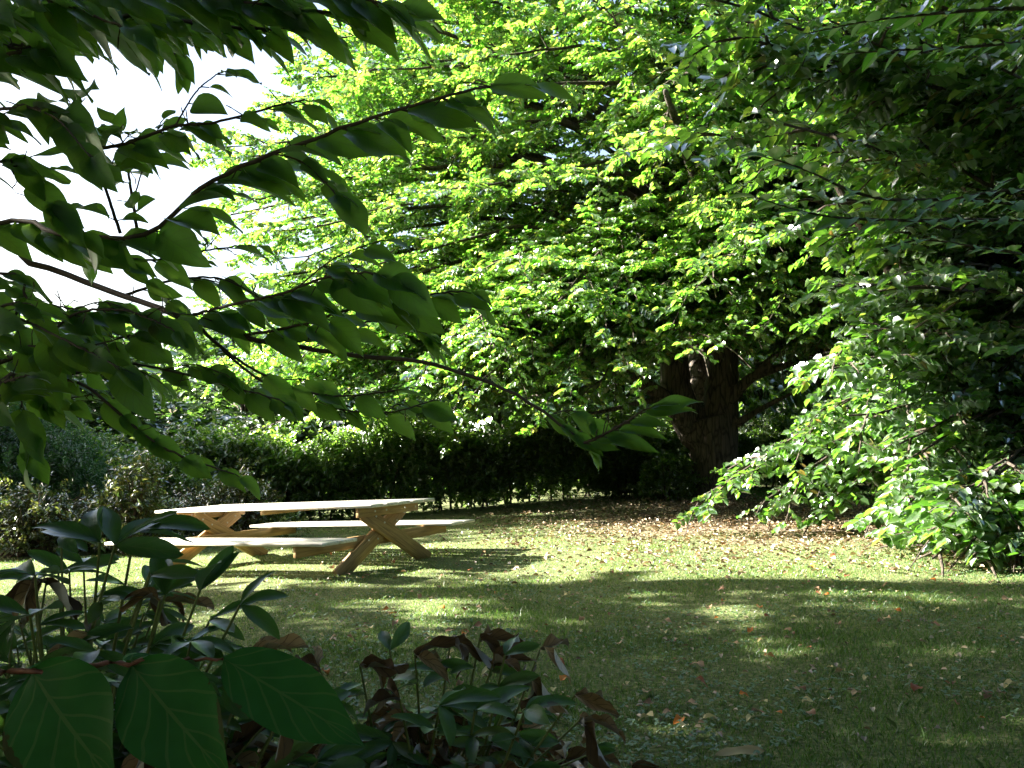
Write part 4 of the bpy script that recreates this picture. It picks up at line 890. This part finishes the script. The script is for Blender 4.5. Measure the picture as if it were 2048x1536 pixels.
peony("peony_plant", "green lance-leaved plant in front of the table's left end", 92, -1.25, 2.2, .72, .45, 1.34, 230, 22,
      explicit=[(230, 1090, 1.9, 60, .9, (.14, .19), 'g', 4), (200, 1085, 1.9, 160, .5, (.15, .20), 'g', 3), (270, 1060, 2.0, 20, .3, (.16, .21), 'g', 3), (330, 1190, 1.9, 90, 1.2, (.11, .14), 'g', 3), (400, 1180, 1.9, 60, 1.0, (.11, .15), 'g', 4),
                (320, 1200, 1.9, 150, .3, (.1, .13), 'b', 3), (300, 1150, 1.9, 0, .3, (.14, .17), 'g', 2), (480, 1210, 1.9, 20, .2, (.1, .14), 'g', 3), (70, 1150, 2.0, 170, .2, (.13, .17), 'g', 4), (60, 1230, 1.8, 200, .1, (.13, .17), 'g', 4), (420, 1240, 2.0, 10, 0, (.1, .15), 'g', 4)])
peony("peony_plant", "dark leafy plant in the bottom left corner below the broad leaves", 93, -.90, 1.9, .80, .4, 1.16, 200, 45)

# ------------------------------------------------------------------ single fallen leaves on the near lawn
def fallen():
    rng = np.random.default_rng(55); protos = []
    cols = [("curled brown fallen leaf lying on the lawn", (.24, .13, .075)), ("orange fallen leaf lying on the lawn", (.60, .20, .03)), ("pale yellow fallen leaf lying on the lawn", (.66, .56, .28)), ("dull tan fallen leaf lying on the lawn", (.44, .29, .17)), ("reddish brown fallen leaf lying on the lawn", (.34, .11, .05))]
    for k, (lb, c) in enumerate(cols):
        me = big_leaves("fallen_leaf", np.array([[-.035, 0, 0.0]]), np.array([[1.0, 0, .25]]), np.array([[0, 0, 1.0]]), .075, .046, droop=.55, fold=.35 + .15 * (k % 3), wave=.5, twist=.5 * (k - 2), rng=rng, nt_=7, ns_=5)
        m = leaf_mat("fallen_" + str(k), [(0, tuple(x * .8 for x in c)), (1, c)], [(0, c), (1, c)], trans=.15, gloss=.08, rough=.5); me.materials.append(m); protos.append((me, lb))
    src = [None] * 5
    used = set()
    for i in range(900):
        y = 3.6 + 7.5 * rng.random() ** 1.1; x = rng.uniform(-.25 * y, .64 * y)
        k = int(rng.choice(5, p=[.36, .08, .17, .27, .12])); me, lb = protos[k]; s = rng.uniform(.5, 1.2)
        fx = (x / y + .25) / .89; side = ("left of centre", "near the centre line", "just right of centre", "in right half", "near right edge", "at right edge")[min(5, int(fx * 6))]
        dist = "on nearest grass" if y < 4.6 else "on near shaded grass" if y < 5.8 else "on mid lawn" if y < 7.5 else "level with table" if y < 9.5 else "beyond the table"
        lab = ("tiny " if s < .66 else "small " if s < .84 else "large " if s > 1.02 else "") + lb.replace(" lying on the lawn", "") + " " + dist + ", " + side
        if lab in used: continue          # one leaf of each look in each patch of lawn
        used.add(lab)
        if src[k] is None: o = bpy.data.objects.new("fallen_leaf", me); src[k] = o
        else: o = src[k].copy()
        COL.objects.link(o)
        o.location = (x, y, float(gz(x, y)) + .026); o.rotation_euler = (rng.normal(0, .25), rng.normal(0, .25), rng.uniform(0, 6.28)); o.scale = (s, s, s)
        props(o, lab, "fallen leaf", "fallen leaves scattered on the lawn")
        if len(used) >= 285: break
    # the one long pale dead leaf near the bottom edge
    p = ground_px(1430, 1527)
    me = big_leaves("fallen_leaf", np.array([[0, 0, 0.0]]), np.array([[.95, .30, .05]]), np.array([[0, -.3, 1.0]]), .24, .05, droop=.15, fold=.3, wave=.5, twist=.6, lance=True, rng=rng)
    m = leaf_mat("pale_dead", [(0, (.42, .32, .18)), (1, (.5, .4, .24))], [(0, (.4, .3, .15)), (1, (.4, .3, .15))], trans=.15, gloss=.05)
    o = link("fallen_leaf", me, m); o.location = (p[0], p[1], p[2] + .035); props(o, "long pale curled dead leaf on the grass near the bottom edge", "fallen leaf", "fallen leaves scattered on the lawn")
fallen()
